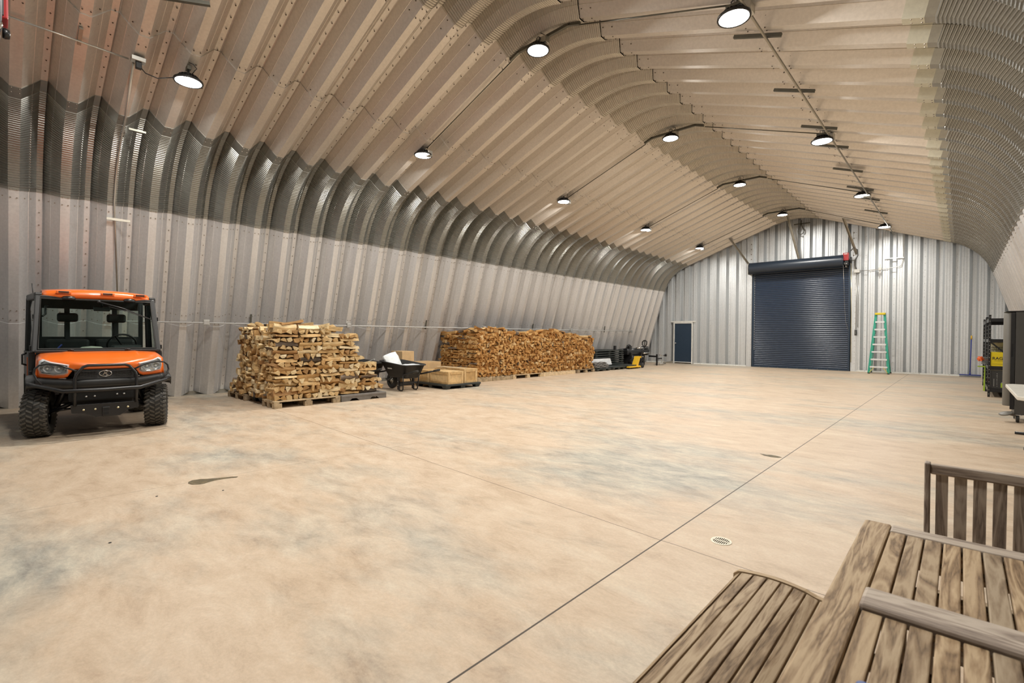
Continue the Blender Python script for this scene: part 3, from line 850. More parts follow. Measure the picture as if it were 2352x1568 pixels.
# ------------------------------------------------------------------ pallets
def pallet(label, x, y, lx, ly, kind='wood', top_z=.125, rz=0, run='y'):
    """x,y = corner with smallest x,y ; deck at top_z"""
    t = thing('pallet', label, 'pallet', (x+lx/2, y+ly/2, 0), rz)
    hx, hy = lx/2, ly/2
    if kind.startswith('wood'):
        mat = M['palletwood'] if kind == 'wood' else M['palletnew']
        h = top_z
        dk = MB()
        if run == 'y':      # stringers seen end-on from +x, deck boards along y
            for sx in (-hx+.045, 0, hx-.045):
                for sy in (-hy+.07, 0, hy-.07): st = MB(); st.bbox(sx-.045, sx+.045, sy-.07, sy+.07, .0, h-.04, .004); st.build('block', mat, t)
            n = max(3, int(lx/.13))
            for i in range(n):
                cx = -hx+.05+(lx-.1)*i/(n-1); dk.bbox(cx-.045, cx+.045, -hy, hy, h-.02, h, .002)
            for sy in (-hy+.05, 0, hy-.05): dk.bbox(-hx, hx, sy-.045, sy+.045, h-.04, h-.021, .002)
        else:               # long stringer board faces the room
            for sx in (-hx+.02, 0, hx-.02): st = MB(); st.bbox(sx-.02, sx+.02, -hy, hy, .0, h-.02, .003); st.build('stringer', mat, t)
            n = max(4, int(ly/.14))
            for i in range(n):
                cy = -hy+.05+(ly-.1)*i/(n-1); dk.bbox(-hx, hx, cy-.045, cy+.045, h-.02, h, .002)
        dk.build('deck', mat, t)
    else:
        mat = M['greyplastic'] if kind == 'grey' else M['darkplastic']
        h = top_z
        dk = MB(); dk.bbox(-hx, hx, -hy, hy, h-.045, h, .008)
        n = max(3, int(ly/.15))
        for i in range(n): dk.box(-hx+.02, hx-.02, -hy+.03+i*(ly-.06)/n, -hy+.045+i*(ly-.06)/n, h, h+.003)
        dk.build('deck', mat, t)
        for sx in (-hx+.09, 0, hx-.09):
            for sy in (-hy+.09, 0, hy-.09):
                ft = MB(); ft.add([(sx-.05, sy-.055, 0), (sx+.05, sy-.055, 0), (sx+.05, sy+.055, 0), (sx-.05, sy+.055, 0),
                        (sx-.075, sy-.085, h-.04), (sx+.075, sy-.085, h-.04), (sx+.075, sy+.085, h-.04), (sx-.075, sy+.085, h-.04)],
                       [(0,3,2,1),(4,5,6,7),(0,1,5,4),(1,2,6,5),(2,3,7,6),(3,0,4,7)]); ft.build('foot', mat, t)
        if kind == 'grey':
            for sx in (-hx+.02, hx-.02): g = MB(); g.prism([(-hy, h-.04), (-hy, 0), (-hy+.16, 0), (-hy+.22, .05), (-.17, .05), (-.11, 0), (.11, 0), (.17, .05), (hy-.22, .05), (hy-.16, 0), (hy, 0), (hy, h-.04)], -.012, .012, T(sx, 0, 0) @ Matrix(((0,0,1,0),(1,0,0,0),(0,1,0,0),(0,0,0,1)))); g.build('skirt', mat, t)
    return t
# ------------------------------------------------------------------ firewood
def log_shapes(n, seed, stack):
    """cross-section (in y,z), length along x ; list of (verts, faces, mats) with length 1 unit=.40 m"""
    q = random.Random(seed); out = []
    for i in range(n):
        kind = i % 5
        s = q.uniform(.044, .059)
        if kind in (0, 3):      # wedge: two split faces and a bark arc
            a = q.uniform(.95, 1.35)
            poly = [(-s*.95, -s*.55)] + [( -s*.95+2*s*math.cos(u), -s*.55+1.75*s*math.sin(u)) for u in (0, a*.35, a*.7, a)]
            mm = [0, 1, 1, 1, 0] if i % 10 == 0 else [0, 0, 0, 0, 0]
        elif kind == 1:         # half round
            poly = [(-s*1.05, -s*.4), (s*1.05, -s*.45), (s*.85, s*.25), (s*.25, s*.62), (-s*.4, s*.6), (-s*.9, s*.2)]
            mm = [0, 1, 1, 1, 1, 1] if i % 10 == 1 else [0]*6
        elif kind == 2:         # squarish split block
            poly = [(-s*.9, -s*.65), (s*.75, -s*.75), (s*.95, s*.45), (s*.1, s*.8), (-s*.8, s*.55)]
            mm = [0, 0, 0, 0, 0]
        else:                   # flat slab
            poly = [(-s*1.1, -s*.4), (s*1.1, -s*.45), (s*1.0, s*.25), (s*.2, s*.45), (-s*.95, s*.3)]
            mm = [0]*5
        poly = [(a_+q.uniform(-.006, .006), b_+q.uniform(-.006, .006)) for a_, b_ in poly]
        L = q.uniform(.37, .43); k = len(poly); vs = []
        stn = (-.5, -.2, .15, .5)
        bx, bz = q.uniform(-.012, .012), q.uniform(-.01, .01)
        for j, t_ in enumerate(stn):
            sc = q.uniform(.9, 1.08)
            bb = 1-(2*t_)**2
            for a_, b_ in poly:
                vs.append((t_*L + (q.uniform(-.008, .008) if j in (0, 3) else 0), a_*sc+bx*bb+q.uniform(-.003, .003), b_*sc+bz*bb+q.uniform(-.003, .003)))
        fs = []; ms = []
        for j in range(3):
            for e in range(k):
                e2 = (e+1) % k
                fs.append((j*k+e, j*k+e2, (j+1)*k+e2, (j+1)*k+e)); ms.append(mm[e])
        fs.append(tuple(range(k))[::-1]); ms.append(2)
        fs.append(tuple(3*k+e for e in range(k))); ms.append(2)
        zs = [v[2] for v in vs]
        out.append((vs, fs, ms, max(zs)-min(zs), L))
    return out
SH1 = log_shapes(20, 5, 1)
LOGMESH = []
for i, (vs, fs, ms, hh, L) in enumerate(SH1):
    me = bpy.data.meshes.new('firewood_log')
    me.from_pydata(vs, [], fs)
    for mm in (M['split1'], M['bark'], M['end1']): me.materials.append(mm)
    me.polygons.foreach_set('material_index', ms); me.update()
    LOGMESH.append(me)
# random per-island is constant on shared meshes, so tone comes from several mesh copies shifted in UV-free space
TONES = ['pale', 'golden', 'brown']
ORD = ['bottom', 'second', 'third', 'fourth', 'fifth', 'sixth', 'seventh', 'eighth', 'ninth', 'tenth', 'eleventh', 'twelfth', 'thirteenth', 'fourteenth', 'fifteenth', 'sixteenth', 'seventeenth', 'eighteenth', 'nineteenth', 'twentieth', 'topmost', 'topmost']
CNT = ['first', 'second', 'third', 'fourth', 'fifth', 'sixth', 'seventh', 'eighth', 'ninth', 'tenth', 'eleventh', 'twelfth', 'thirteenth', 'fourteenth', 'fifteenth', 'sixteenth', 'seventeenth', 'eighteenth', 'nineteenth', 'twentieth', 'twenty-first', 'twenty-second', 'twenty-third', 'twenty-fourth', 'twenty-fifth']
n_logs = 0
REST = MB()      # the logs past the first 300
q = random.Random(3)
def put_log(x, y, z, axis, label, group, single, shapes=SH1, far=False, tilt=.04, roll=None):
    global n_logs
    i = q.randrange(20)
    if axis == 'y': rot = RZ(R(90) + q.uniform(-tilt, tilt)*1.2)
    else: rot = RZ(q.uniform(-tilt, tilt)*1.5)
    rot = rot @ RY(q.uniform(-tilt, tilt)) @ RX(roll if roll is not None else q.choice((0, math.pi, .3, -.4, 2.6, 3.4, 1.2, -1.4)) + q.uniform(-.25, .25)) @ (RZ(math.pi) if q.random() < .5 else Matrix())
    Mx = T(x, y, z) @ rot
    if single and n_logs < 300:
        n_logs += 1
        o = bpy.data.objects.new('firewood_log', LOGMESH[i]); COL.objects.link(o); o.matrix_world = Mx
        tag(o, label, 'firewood', group)
    else:
        vs, fs, ms, _, _ = shapes[i]
        b = len(REST.v)
        REST.v.extend([Mx @ Vector(v) for v in vs])
        off = 3 if far else 0
        for f_, m_ in zip(fs, ms): REST.f.append([b+k for k in f_]); REST.m.append(m_+off); REST.sm.append(False)
def top1(y):
    """height of the near pile front along y"""
    for a, z in ((4.36, 1.40), (4.60, 1.34), (4.86, 1.28), (5.06, .88), (5.26, .70), (5.42, .42)):
        if y < a: return z
    return 0
XF = -8.72
# front face of the near pile: layers cross-laid, alternately lengthwise and end-on
LAY = .0735; z = .125+.04; k = 0
cols = ((3.27, 4.46, 'left part'), (4.48, 5.46, 'right part'))
while z < 1.42:
    for (ya, yb, part) in cols:
        # alternate: even = end-on, odd = lengthwise ; the two pallets are out of step
        endon = (k + (0 if part == 'left part' else 1)) % 2 == 0
        y = ya + q.uniform(0, .03); c = 0
        if endon:
            while y < yb-.04:
                wd = q.uniform(.090, .118); yc = y+wd/2
                if z < top1(yc)+.0:
                    c += 1
                    put_log(XF-.20+q.uniform(-.03, .03), yc, z+q.uniform(-.008, .012), 'x',
                            'split firewood log end-on, %s layer, %s from left, front %s of nearest pile' % (ORD[k], CNT[c-1], part.split()[0]), 'end-on logs on the front of the nearest pile', True)
                y += wd
        else:
            while y < yb-.2:
                L = q.uniform(.385, .425); yc = y+L/2
                if z < top1(yc)+.03:
                    c += 1
                    put_log(XF-.065+q.uniform(-.025, .02), yc, z+q.uniform(-.004, .008), 'y',
                            'split firewood log laid lengthwise, %s layer, %s from left, front %s of nearest pile' % (ORD[k], CNT[c-1], part.split()[0]), 'lengthwise logs on the front of the nearest pile', True, roll=q.choice((0, math.pi, .15, 1.57)))
                    for dd in (.17, .28): put_log(XF-dd, yc, z, 'y', '', '', False)
                y += L+.015
    z += LAY; k += 1
# loose logs on top of the front
tops = [(3.45, 1.45, 'y'), (3.86, 1.455, 'y'), (4.2, 1.43, 'x'), (4.33, 1.42, 'x'), (3.62, 1.50, 'y')]
for i, (y, zz, ax) in enumerate(tops):
    put_log(XF-.12-.08*(i % 2), y, zz, ax, 'loose split log lying crooked on top of the nearest pile, %s from left' % CNT[i], 'loose logs on the nearest pile', True, tilt=.18)
# left side of the near pile, mostly log ends facing the camera
def top1x(x):
    if x > -10.5: return 1.40
    if x > -10.62: return .55
    return .36 if x > -10.95 else .25
rows = []
z = .165; k = 0
while z < 1.44:
    x = -9.16; c = 0
    while x > -11.0:
        wd = q.uniform(.085, .125); xc = x-wd/2
        if z < top1x(xc):
            c += 1; rows.append((z, xc, k, c, z*2 - abs(xc+9)))
        x -= wd
    z += .076; k += 1
rows.sort(key=lambda r: r[1], reverse=True)          # nearest to the camera first
for z, xc, k, c, _ in rows:
    along = q.random() < .16
    put_log(xc, 3.47+q.uniform(-.05, .05) if not along else 3.36, z+q.uniform(-.01, .01), 'x' if along else 'y',
            'split firewood log in left side of nearest pile, %s layer, %s from front corner' % (ORD[k], CNT[c-1]), 'logs on the left side of the nearest pile', True, tilt=.07)
for x_ in (-9.3, -9.6, -9.95, -10.25): put_log(x_, 3.5, 1.45, 'x', '', '', False, tilt=.2)
pallet('weathered wooden pallet under the front corner of the nearest log pile', -9.20, 3.25, .55, 1.22, 'wood')
pallet('grey plastic pallet under the right end of the nearest log pile', -9.66, 4.50, 1.0, .98, 'grey')
pallet('black plastic pallet in the middle of the nearest pile left side', -10.05, 3.36, .82, 1.1, 'dark')
pallet('old wooden pallet under the low left end of the nearest log pile', -11.08, 3.25, 1.0, 1.1, 'wood')

# the long pile further back
def top2(y):
    return 1.36 + .06*math.sin(y*2.1) + .03*math.sin(y*7) - (.0 if y < 12 else (y-12)*.045)
z = .125+.035; k = 0
while z < 1.5:
    y = 9.08
    while y < 14.78:
        wd = q.uniform(.078, .105)
        if z < top2(y)-.02:
            put_log(-9.99+q.uniform(-.045, .045), y+wd/2, z+q.uniform(-.012, .012), 'x', '', '', False, SH1, True, .06)
        y += wd
    # side facing the camera: cross-laid
    x = -9.82
    if k % 2:
        while x > -11.75:
            L = q.uniform(.37, .42)
            if z < 1.32+.03*math.sin(x*5) and x-L/2 > -11.72+.28*z: put_log(x-L/2, 9.12+q.uniform(-.02, .02), z, 'x', '', '', False, SH1, True)
            x -= L+.01
    else:
        while x > -11.75:
            wd = q.uniform(.085, .115)
            if z < 1.32+.03*math.sin(x*5) and x-wd > -11.66+.28*z: put_log(x-wd/2, 9.26+q.uniform(-.03, .03), z, 'y', '', '', False, SH1, True)
            x -= wd
    z += .068; k += 1
# crooked logs over its top
y = 9.1
while y < 14.7:
    put_log(-9.95+q.uniform(-.1, .05), y, top2(y)+.03+q.uniform(-.01, .04), q.choice('xxy'), '', '', False, SH1, True, .25)
    if q.random() < .6: put_log(-10.35+q.uniform(-.1, .05), y, top2(y)+.03, q.choice('xy'), '', '', False, SH1, True, .25)
    y += q.uniform(.09, .17)
for i in range(12): put_log(-10.3-.11*i, 9.2+q.uniform(0, .5), 1.36, q.choice('xy'), '', '', False, SH1, True, .2)
SPLIT2 = [M['split1'], M['bark'], M['end1'], M['split2'], M['bark'], M['end2']]
o = REST.build('firewood_pile', SPLIT2)
tag(o, 'long high pile of orange split firewood behind the crates, log ends facing out', 'firewood', None, 'stuff')
for i, (ya, yb, kd, rn, zt, lab) in enumerate(((9.02, 9.60, 'wood', 'x', .125, 'worn wooden pallet at the near corner of the long firewood pile'),
        (9.62, 10.44, 'wood', 'x', .12, 'wooden pallet with a solid side board, second under the long firewood pile'),
        (10.46, 11.86, 'new', 'y', .12, 'open block pallet, third under the long firewood pile'),
        (11.88, 13.62, 'new', 'x', .12, 'pallet with a long pale side board under the long firewood pile'),
        (13.75, 14.82, 'wood', 'y', .12, 'small open pallet under the far end of the long firewood pile'))):
    pallet(lab, -10.72, ya, 1.0, yb-ya, 'woodnew' if kd == 'new' else 'wood', zt, 0, rn)

# ------------------------------------------------------------------ crates on the black pallet
pallet('black plastic pallet carrying the small pine crates', -10.15, 7.24, 1.25, 1.14, 'dark', .115)
def crate(label, x0, x1, y0, y1, z0, z1, frame=.05):
    t = thing('wooden_crate', label, 'crate', ((x0+x1)/2, (y0+y1)/2, z0), 0, 'small pine crates by the long pile')
    hx, hy, h = (x1-x0)/2, (y1-y0)/2, z1-z0; e = .012
    mb = MB(); mb.box(-hx+e, hx-e, -hy+e, hy-e, .012, h-.03); mb.build('panel', M['crate'], t)
    mb = MB()
    for sx in (-1, 1):
        for sy in (-1, 1):
            mb.bbox(sx*hx-(frame if sx > 0 else 0), sx*hx+(0 if sx > 0 else frame), sy*hy-(e if sy > 0 else 0), sy*hy+(0 if sy > 0 else e), 0, h-.025, .002)
            mb.bbox(sx*hx-(e if sx > 0 else 0), sx*hx+(0 if sx > 0 else e), sy*(hy-e)-(frame if sy > 0 else 0), sy*(hy-e)+(0 if sy > 0 else frame), 0, h-.025, .002)
    for z0_, z1_ in ((0, frame), (h-.025-frame, h-.025)):
        for sy in (-1, 1): mb.bbox(-hx+frame, hx-frame, sy*hy-(e if sy > 0 else 0), sy*hy+(0 if sy > 0 else e), z0_, z1_, .002)
        for sx in (-1, 1): mb.bbox(sx*hx-(e if sx > 0 else 0), sx*hx+(0 if sx > 0 else e), -hy+frame, hy-frame, z0_, z1_, .002)
    mb.build('frame', M['crate'], t)
    mb = MB(); n = max(2, int(2*hx/.14))
    for i in range(n): mb.bbox(-hx+2*hx*i/n+.002, -hx+2*hx*(i+1)/n-.002, -hy-.004, hy+.004, h-.025, h, .002)
    mb.build('lid', M['crate'], t)
    return t
crate('front pine crate with two framed windows on the black pallet', -9.66, -8.93, 7.34, 7.82, .118, .42)
crate('taller right-hand pine crate on the black pallet beside the log pile', -9.62, -8.95, 7.86, 8.30, .118, .46)
crate('pine crate left of the front crate, partly behind the wheelbarrow', -10.13, -9.70, 7.34, 7.82, .118, .41)
crate('pine crate behind on the black pallet, topped with loose boards', -10.13, -9.66, 7.86, 8.32, .118, .44)
mb = MB(); mb.bbox(-10.1, -9.0, 7.88, 7.98, .462, .475, .002); mb.bbox(-10.05, -9.4, 8.02, 8.10, .462, .476, .002)
tag(mb.build('loose_board', M['palletnew']), 'pair of thin pale boards lying across the crate lids', 'board')
t = thing('cardboard_box', 'tall cardboard box standing behind the white sack', 'box', (-10.48, 7.1, 0))
mb = MB(); mb.bbox(-.28, .22, -.16, .20, .0, .88, .006); mb.build('carton', M['card'], t); mb = MB(); mb.box(-.05, -.01, -.162, .202, .6, .882); mb.box(.222, .223, .10, .12, .70, .78); mb.build('tape', M['crate'], t)
t = thing('cardboard_box', 'low wide cardboard box between the tall carton and the long pile', 'box', (-10.55, 7.75, 0))
mb = MB(); mb.bbox(-.3, .3, -.38, .42, .0, .585, .006); mb.build('carton', M['card'], t); mb = MB(); mb.box(-.301, .301, -.02, .03, .3, .587); mb.build('tape', M['crate'], t)

# ------------------------------------------------------------------ wheelbarrows (handles point +x locally)
def wheelbarrow(label, loc, rz):
    t = thing('wheelbarrow', label, 'wheelbarrow', loc, rz, None)
    def ring(x0, x1, y0, y1, z, zf, r, n=5, inset=0):
        pts = []
        for (cx, cy, a0) in ((x1-r, y1-r, 0), (x0+r, y1-r, 90), (x0+r, y0+r, 180), (x1-r, y0+r, 270)):
            for i in range(n):
                a = R(a0+90*i/(n-1)); x = cx+r*math.cos(a); y = cy+r*math.sin(a)
                pts.append(Vector((x, y, z + (zf-z)*(x1-x)/(x1-x0))))
        return pts
    rings = [ring(-.66, .42, -.33, .33, .60, .68, .12), ring(-.64, .40, -.31, .31, .605, .685, .11), ring(-.42, .28, -.22, .22, .31, .33, .09), ring(-.36, .24, -.18, .18, .295, .30, .08)]
    mb = MB(); mb.grid([r_+[r_[0]] for r_ in rings], 0, True)
    mb.add(rings[-1], [list(range(len(rings[-1])))], 0)
    o = mb.build('tray', M['black'], t, solid=.008)
    mb = MB(); mb.tube(rings[0], .014, 8, 0, False, True); mb.build('tray_rim', M['black'], o)
    mb = MB(); mb.box(.407, .412, .02, .02, .5, .52)
    for s in (-1,):
        for i in range(7): mb.add([(-.30+i*.026, s*.277-.004, .50), (-.30+i*.026+.019, s*.277-.004, .50), (-.30+i*.026+.019, s*.287-.004, .527), (-.30+i*.026, s*.287-.004, .527)], [(0,1,2,3)])
    mb.build('decal', M['white'], o)
    for s in (-1, 1): mb = MB(); mb.tube([(-.62, s*.07, .20), (-.30, s*.14, .30), (.35, s*.24, .40), (.86, s*.29, .50)], .019, 10); mb.build('handle_bar', M['blackm'], t)
    for s in (-1, 1):
        mb = MB(); mb.tube([(.72, s*.277, .475), (.90, s*.295, .508)], .026, 10); mb.build('grip', M['rubber'], t)
    for s in (-1, 1):
        mb = MB(); mb.tube([(-.08, s*.17, .32), (.02, s*.2, .05), (.05, s*.2, .018), (.17, s*.2, .018), (.20, s*.2, .05), (.24, s*.22, .37)], .014, 8)
        mb.bbox(-.005, .055, s*.2-.02, s*.2+.02, .03, .34, .004); mb.build('leg', M['blackm'], t)
    mb = MB(); mb.beam((.03, -.2, .16), (.03, .2, .16), .05, .09); mb.beam((.2, -.2, .19), (.2, .2, .19), .02, .04); mb.build('brace', M['blackm'], t)
    w_ = MB(); w_.lathe([(.10,-.035),(.165,-.045),(.19,-.03),(.198,0),(.19,.03),(.165,.045),(.10,.035)], 28, T(-.55, 0, .198) @ RX(R(90)), 0, True, False)
    wo = w_.build('wheel', M['rubber'], t)
    w_ = MB(); w_.lathe([(0,-.05),(.03,-.05),(.035,-.02),(.105,-.025),(.105,.025),(.035,.02),(.03,.05),(0,.05)], 20, T(-.55, 0, .198) @ RX(R(90))); w_.build('hub', M['steel'], wo)
    mb = MB()
    for s in (-1, 1):
        for zz in (.22, .13): mb.lathe([(0,0),(.012,0),(.010,.006),(0,.008)], 8, T(.03, s*.222, zz) @ RX(R(90 if s < 0 else -90)))
    mb.build('bolt_head', M['alu'], t)
    return t
wheelbarrow('black wheelbarrow holding a white sack, nearest the crates', (-9.52, 6.53, 0), R(0))
wheelbarrow('black wheelbarrow half hidden behind the nearest log pile', (-10.62, 6.12, 0), R(10))
def pillow(name, label, cat, loc, sx, sy, sz, rot, mat, n=14, seed=1):
    qq = random.Random(seed); rows = []
    bm = bmesh.new(); bmesh.ops.create_cube(bm, size=1); bmesh.ops.subdivide_edges(bm, edges=bm.edges[:], cuts=7, use_grid_fill=True)
    for v in bm.verts:
        x, y, z_ = v.co*2
        th = max(.08, (1-abs(x)**3.2)*(1-abs(y)**3.2))**.5
        v.co = Vector((x*sx*(1-.06*abs(y)), y*sy*(1-.06*abs(x)), z_*sz*th + .016*math.sin(x*7+seed)*math.sin(y*6) + .012*math.sin(x*13+y*9+seed*2)))
    mb = MB(); mb.from_bm(bm, 0, True, T(*loc) @ Euler(rot).to_matrix().to_4x4()); bm.free()
    return tag(mb.build(name, mat, sub=1), label, cat)
pillow('sack', 'crumpled white woven sack standing up in the nearer wheelbarrow', 'sack', (-9.95, 6.46, .67), .21, .20, .085, (R(68), R(-14), R(100)), M['poly'], seed=2)
pillow('sack', 'white sack lying flat along the nearer wheelbarrow tray', 'sack', (-9.55, 6.60, .545), .30, .22, .06, (R(0), R(-6), R(8)), M['poly'], seed=5)
pillow('cloth', 'grey crumpled cloth in the rear wheelbarrow', 'cloth', (-10.6, 6.15, .54), .20, .11, .06, (R(0), R(5), R(20)), M['fabric'], seed=9)
mb = MB(); mb.beam((-10.75, 6.15, .58), (-10.45, 6.27, .70), .05, .008); tag(mb.build('wood_offcut', M['white']), 'white strip leaning in the rear wheelbarrow', 'offcut')

# ------------------------------------------------------------------ far-left corner: racks, boards, pallet jack, implement
k = 0
for j in range(8):
    lab = 'black plastic pallet in the tall stack behind the long log pile, %s layer' % ORD[j] if j < 7 else 'black plastic pallet topping the tall stack behind the long log pile'
    if j == 0: first_p = pallet(lab, -11.42, 16.0, .95, 2.15, 'dark', .09); first_p['group'] = 'stacked black plastic pallets'; first_p.location.z = .02
    else: o = dup(first_p, label=lab, loc=(first_p.location.x, first_p.location.y+(.02 if j % 2 else -.01), .02+.088*j))
pallet('low black pallet in front holding the grey rubber mats', -10.55, 14.95, .85, .95, 'dark', .10)
pallet('low black empty pallet between mats and pallet jack', -10.55, 16.05, .85, .95, 'dark', .12)
pallet('flat dark pallet resting on the pallet jack forks', -10.6, 17.1, .95, .95, 'dark', .14)
t = thing('rubber_mat_pile', 'heap of folded dark grey rubber mats on the low black pallet', 'mats', (-9.98, 15.40, .102))
for i in range(6):
    mb = MB(); pts = []
    for s_ in range(13): pts.append([(.24-i*.02+.02*math.sin(s_+i), -.42+s_*.07, .028+i*.034+.012*math.sin(s_*1.1+i*2)), (-.20+i*.02, -.42+s_*.07, .028+i*.034+.010*math.cos(s_*1.3+i))])
    mb.grid(pts, 0, True); mb.build('mat', M['greyplastic'], t, solid=.022)
for i in range(4):
    mb = MB(); mb.bbox(-.06, .06, -.85, .85, 0, .06, .008, 0, T(-10.28-.02*i, 15.95, .16+.062*i)); tag(mb.build('white_board', M['whitegloss']), 'glossy white board lying over the pallets, %s in its stack' % ['lowest', 'second', 'third', 'topmost'][i], 'board', 'white boards by the black pallets')
# pallet jack
t = thing('pallet_jack', 'yellow hand pallet jack with a tall black steering handle', 'pallet jack', (-9.55, 18.0, 0))
mb = MB(); 
for x in (-.38, -.05): mb.bbox(x-.075, x+.075, -1.0, -.10, .05, .10, .01)
mb.build('fork', M['yellow'], t)
mb = MB(); mb.prism([(-.28, .03), (-.02, .03), (.03, .11), (-.10, .10), (.06, .42), (.16, .42), (.16, .48), (-.02, .48)], -.11, .11, T(-.2, -.02, 0) @ Matrix(((0,0,1,0),(1,0,0,0),(0,1,0,0),(0,0,0,1)))); mb.build('body', M['yellow'], t)
for s in (-1, 1):
    mb = MB(); mb.lathe([(0,-.03),(.05,-.03),(.09,-.03),(.10,-.02),(.10,.02),(.09,.03),(0,.03)], 22, T(-.13+s*.07+.0, .18, .10) @ RY(R(90))); mb.build('wheel', M['rubber'], t)
mb = MB(); mb.tube([(-.2, .18, .1), (-.2, .18, .45)], .035, 12); mb.bbox(-.28, -.12, .12, .24, .38, .50, .01); mb.build('pump', M['blackm'], t)
mb = MB(); mb.tube([(-.2, .2, .48), (-.03, .28, .84)], .032, 10); mb.tube([(-.03, .28, .84), (.06, .28, .96), (.06, .30, 1.08), (-.0, .31, 1.12), (-.08, .31, 1.12), (-.14, .30, 1.06), (-.13, .28, .95)], .026, 8, 0, False, True); mb.tube([(-.04, .29, .85), (-.035, .31, 1.10)], .016, 8); mb.build('handle', M['blackm'], t)
# black tractor implement
t = thing('tractor_implement', 'black tractor implement with cylinders and hoses by the left far corner', 'implement', (-10.55, 19.3, 0))
mb = MB(); mb.tube([(0, -.9, .66), (0, .95, .66)], .12, 20); mb.bbox(-.25, .15, -.95, 1.0, .50, .70, .02); mb.bbox(-.2, .1, .85, 1.05, .44, .84, .03); mb.build('drum_cover', M['blackm'], t)
mb = MB(); mb.bbox(-.18, .22, -.75, -.65, .1, .6, .01); mb.bbox(-.18, .22, .1, .2, .1, .6, .01); mb.bbox(-.2, .2, -.8, .3, .2, .32, .02); mb.tube([(.2, -.7, .1), (.2, .3, .1)], .05, 10); mb.bbox(-.25, .05, -.8, -.55, 0, .25, .02); mb.bbox(-.25, .05, .6, .8, 0, .5, .02); mb.build('frame', M['blackm'], t)
mb = MB()
for i in range(7): mb.tube([(.15, -.75+i*.14, .18), (.26, -.72+i*.14, .30), (.22, -.66+i*.14, .44), (.1, -.62+i*.14, .5)], .016, 6)
mb.build('hose', M['black'], t)
mb = MB(); mb.tube([(.15, -.2, .78), (.15, .9, .78)], .03, 10); mb.tube([(.24, -.5, .36), (.24, .25, .42)], .025, 10); mb.tube([(.25, .2, .55), (.25, .9, .56)], .03, 10)
for i in range(5): mb.lathe([(0,0),(.035,0),(.03,.03),(0,.035)], 10, T(.24, -.6+i*.2, .4) @ RY(R(90)))
mb.build('cylinder_rod', M['chrome'], t)
mb = MB(); mb.tube([(0, -.85, .76), (0, -1.3, .75), (0, -1.75, .70)], .018, 8); mb.bbox(-.03, .03, -1.8, -1.66, .68, .90, .006); mb.tube([(0, -.8, .72), (.02, -.75, .90), (.02, -.6, .93), (.05, -.45, .84)], .03, 8); mb.bbox(-.05, .1, -.7, -.5, .72, .88, .01); mb.build('control_arm', M['blackm'], t)
# chrome trailer hitch stand
t = thing('hitch_stand', 'low black and chrome hitch attachment beside the pallet jack', 'hitch', (-10.0, 20.4, 0))
mb = MB(); mb.bbox(-.03, .03, -.03, .03, .0, .50, .005, 0, T(.05, -.25, 0)); mb.beam((.05, -.25, .40), (-.4, -.1, .40), .07, .07); mb.beam((.05,-.25,.3),(.0,.3,.3),.06,.06); mb.build('frame', M['blackm'], t)
mb = MB(); mb.tube([(.05, .0, .05), (.05, .6, .06)], .03, 8); mb.tube([(.0, .1, .46), (.05, .55, .42)], .02, 8); mb.tube([(.02, .5, .06), (.02, .5, .44)], .012, 8); mb.tube([(.02, .3, .06), (.02, .3, .44)], .012, 8); mb.lathe([(0,0),(.06,.01),(.07,.05),(.05,.09),(0,.10)], 16, T(.05, .2, .02)); mb.tube([(-.1, -.2, .04), (.1, .3, .07), (.0, .5, .03)], .022, 8); mb.build('chrome_fittings', M['chrome'], t)
mb = MB(); mb.lathe([(0,0),(.05,0),(.05,.1),(.03,.12),(0,.12)], 14, T(.05, .62, .38)); mb.build('coupler', M['black'], t)

# ------------------------------------------------------------------ step ladder
t = thing('step_ladder', 'green fibreglass step ladder with yellow top standing at the far wall', 'ladder', (-2.18, 22.0, 0))
zt = 2.16
def lx(z_, s): return s*(.125 + (.285-.125)*(1-z_/zt))
def ly(z_): return -.28*(1-z_/zt)
for s in (-1, 1):
    mb = MB(); mb.beam((lx(.02, s), ly(.02), .02), (lx(zt, s), ly(zt), zt), .075, .05, up=(0,1,0)); mb.build('side_rail', M['laddergreen'], t)
    mb = MB(); mb.beam((lx(.02, s)*1.0, .42, .02), (lx(zt, s)*.85, .05, zt-.03), .024, .05, up=(0,1,0)); mb.build('rear_rail', M['laddergreen'], t)
    mb = MB(); mb.bbox(lx(0, s)-.03, lx(0, s)+.03, ly(0)-.05, ly(0)+.05, 0, .035, .005); mb.bbox(lx(0, s)-.025, lx(0, s)+.025, .39, .45, 0, .035, .005); mb.build('foot', M['black'], t)
    mb = MB(); mb.beam((lx(.04, s)*.94, ly(.04)-.045, .04), (lx(.235, s)*.5, ly(.23)-.02, .235), .012, .055, up=(0,1,0)); mb.build('corner_brace', M['ladderyellow'], t)
for i in range(7):
    z_ = .245+i*.272
    mb = MB(); mb.bbox(-abs(lx(z_, 1))+.01, abs(lx(z_, 1))-.01, ly(z_)-.05, ly(z_)+.04, z_-.03, z_+.025, .004); mb.build('step', M['alu'] if False else M['whitegloss'], t)
for z_ in (.45, .72, 1.35, 1.9):
    mb = MB(); w0 = abs(lx(z_, 1))
    for s in (-1, 1): mb.beam((s*w0*.98, ly(z_)+.03, z_), (s*w0*.6, ly(z_)+.02, z_+.08), .01, .018)
    mb.build('step_brace', M['alu'], t)
for z_ in (.5, 1.0, 1.5):
    mb = MB(); yy = .42-(.37)*z_/zt; mb.beam((lx(z_, -1)*.95, yy, z_), (lx(z_, 1)*.95, yy, z_), .02, .02); mb.build('rear_crossbar', M['alu'], t)
mb = MB(); mb.bbox(-.155, .155, -.07, .10, zt-.02, zt+.055, .012); mb.build('top_cap', M['ladderyellow'], t)
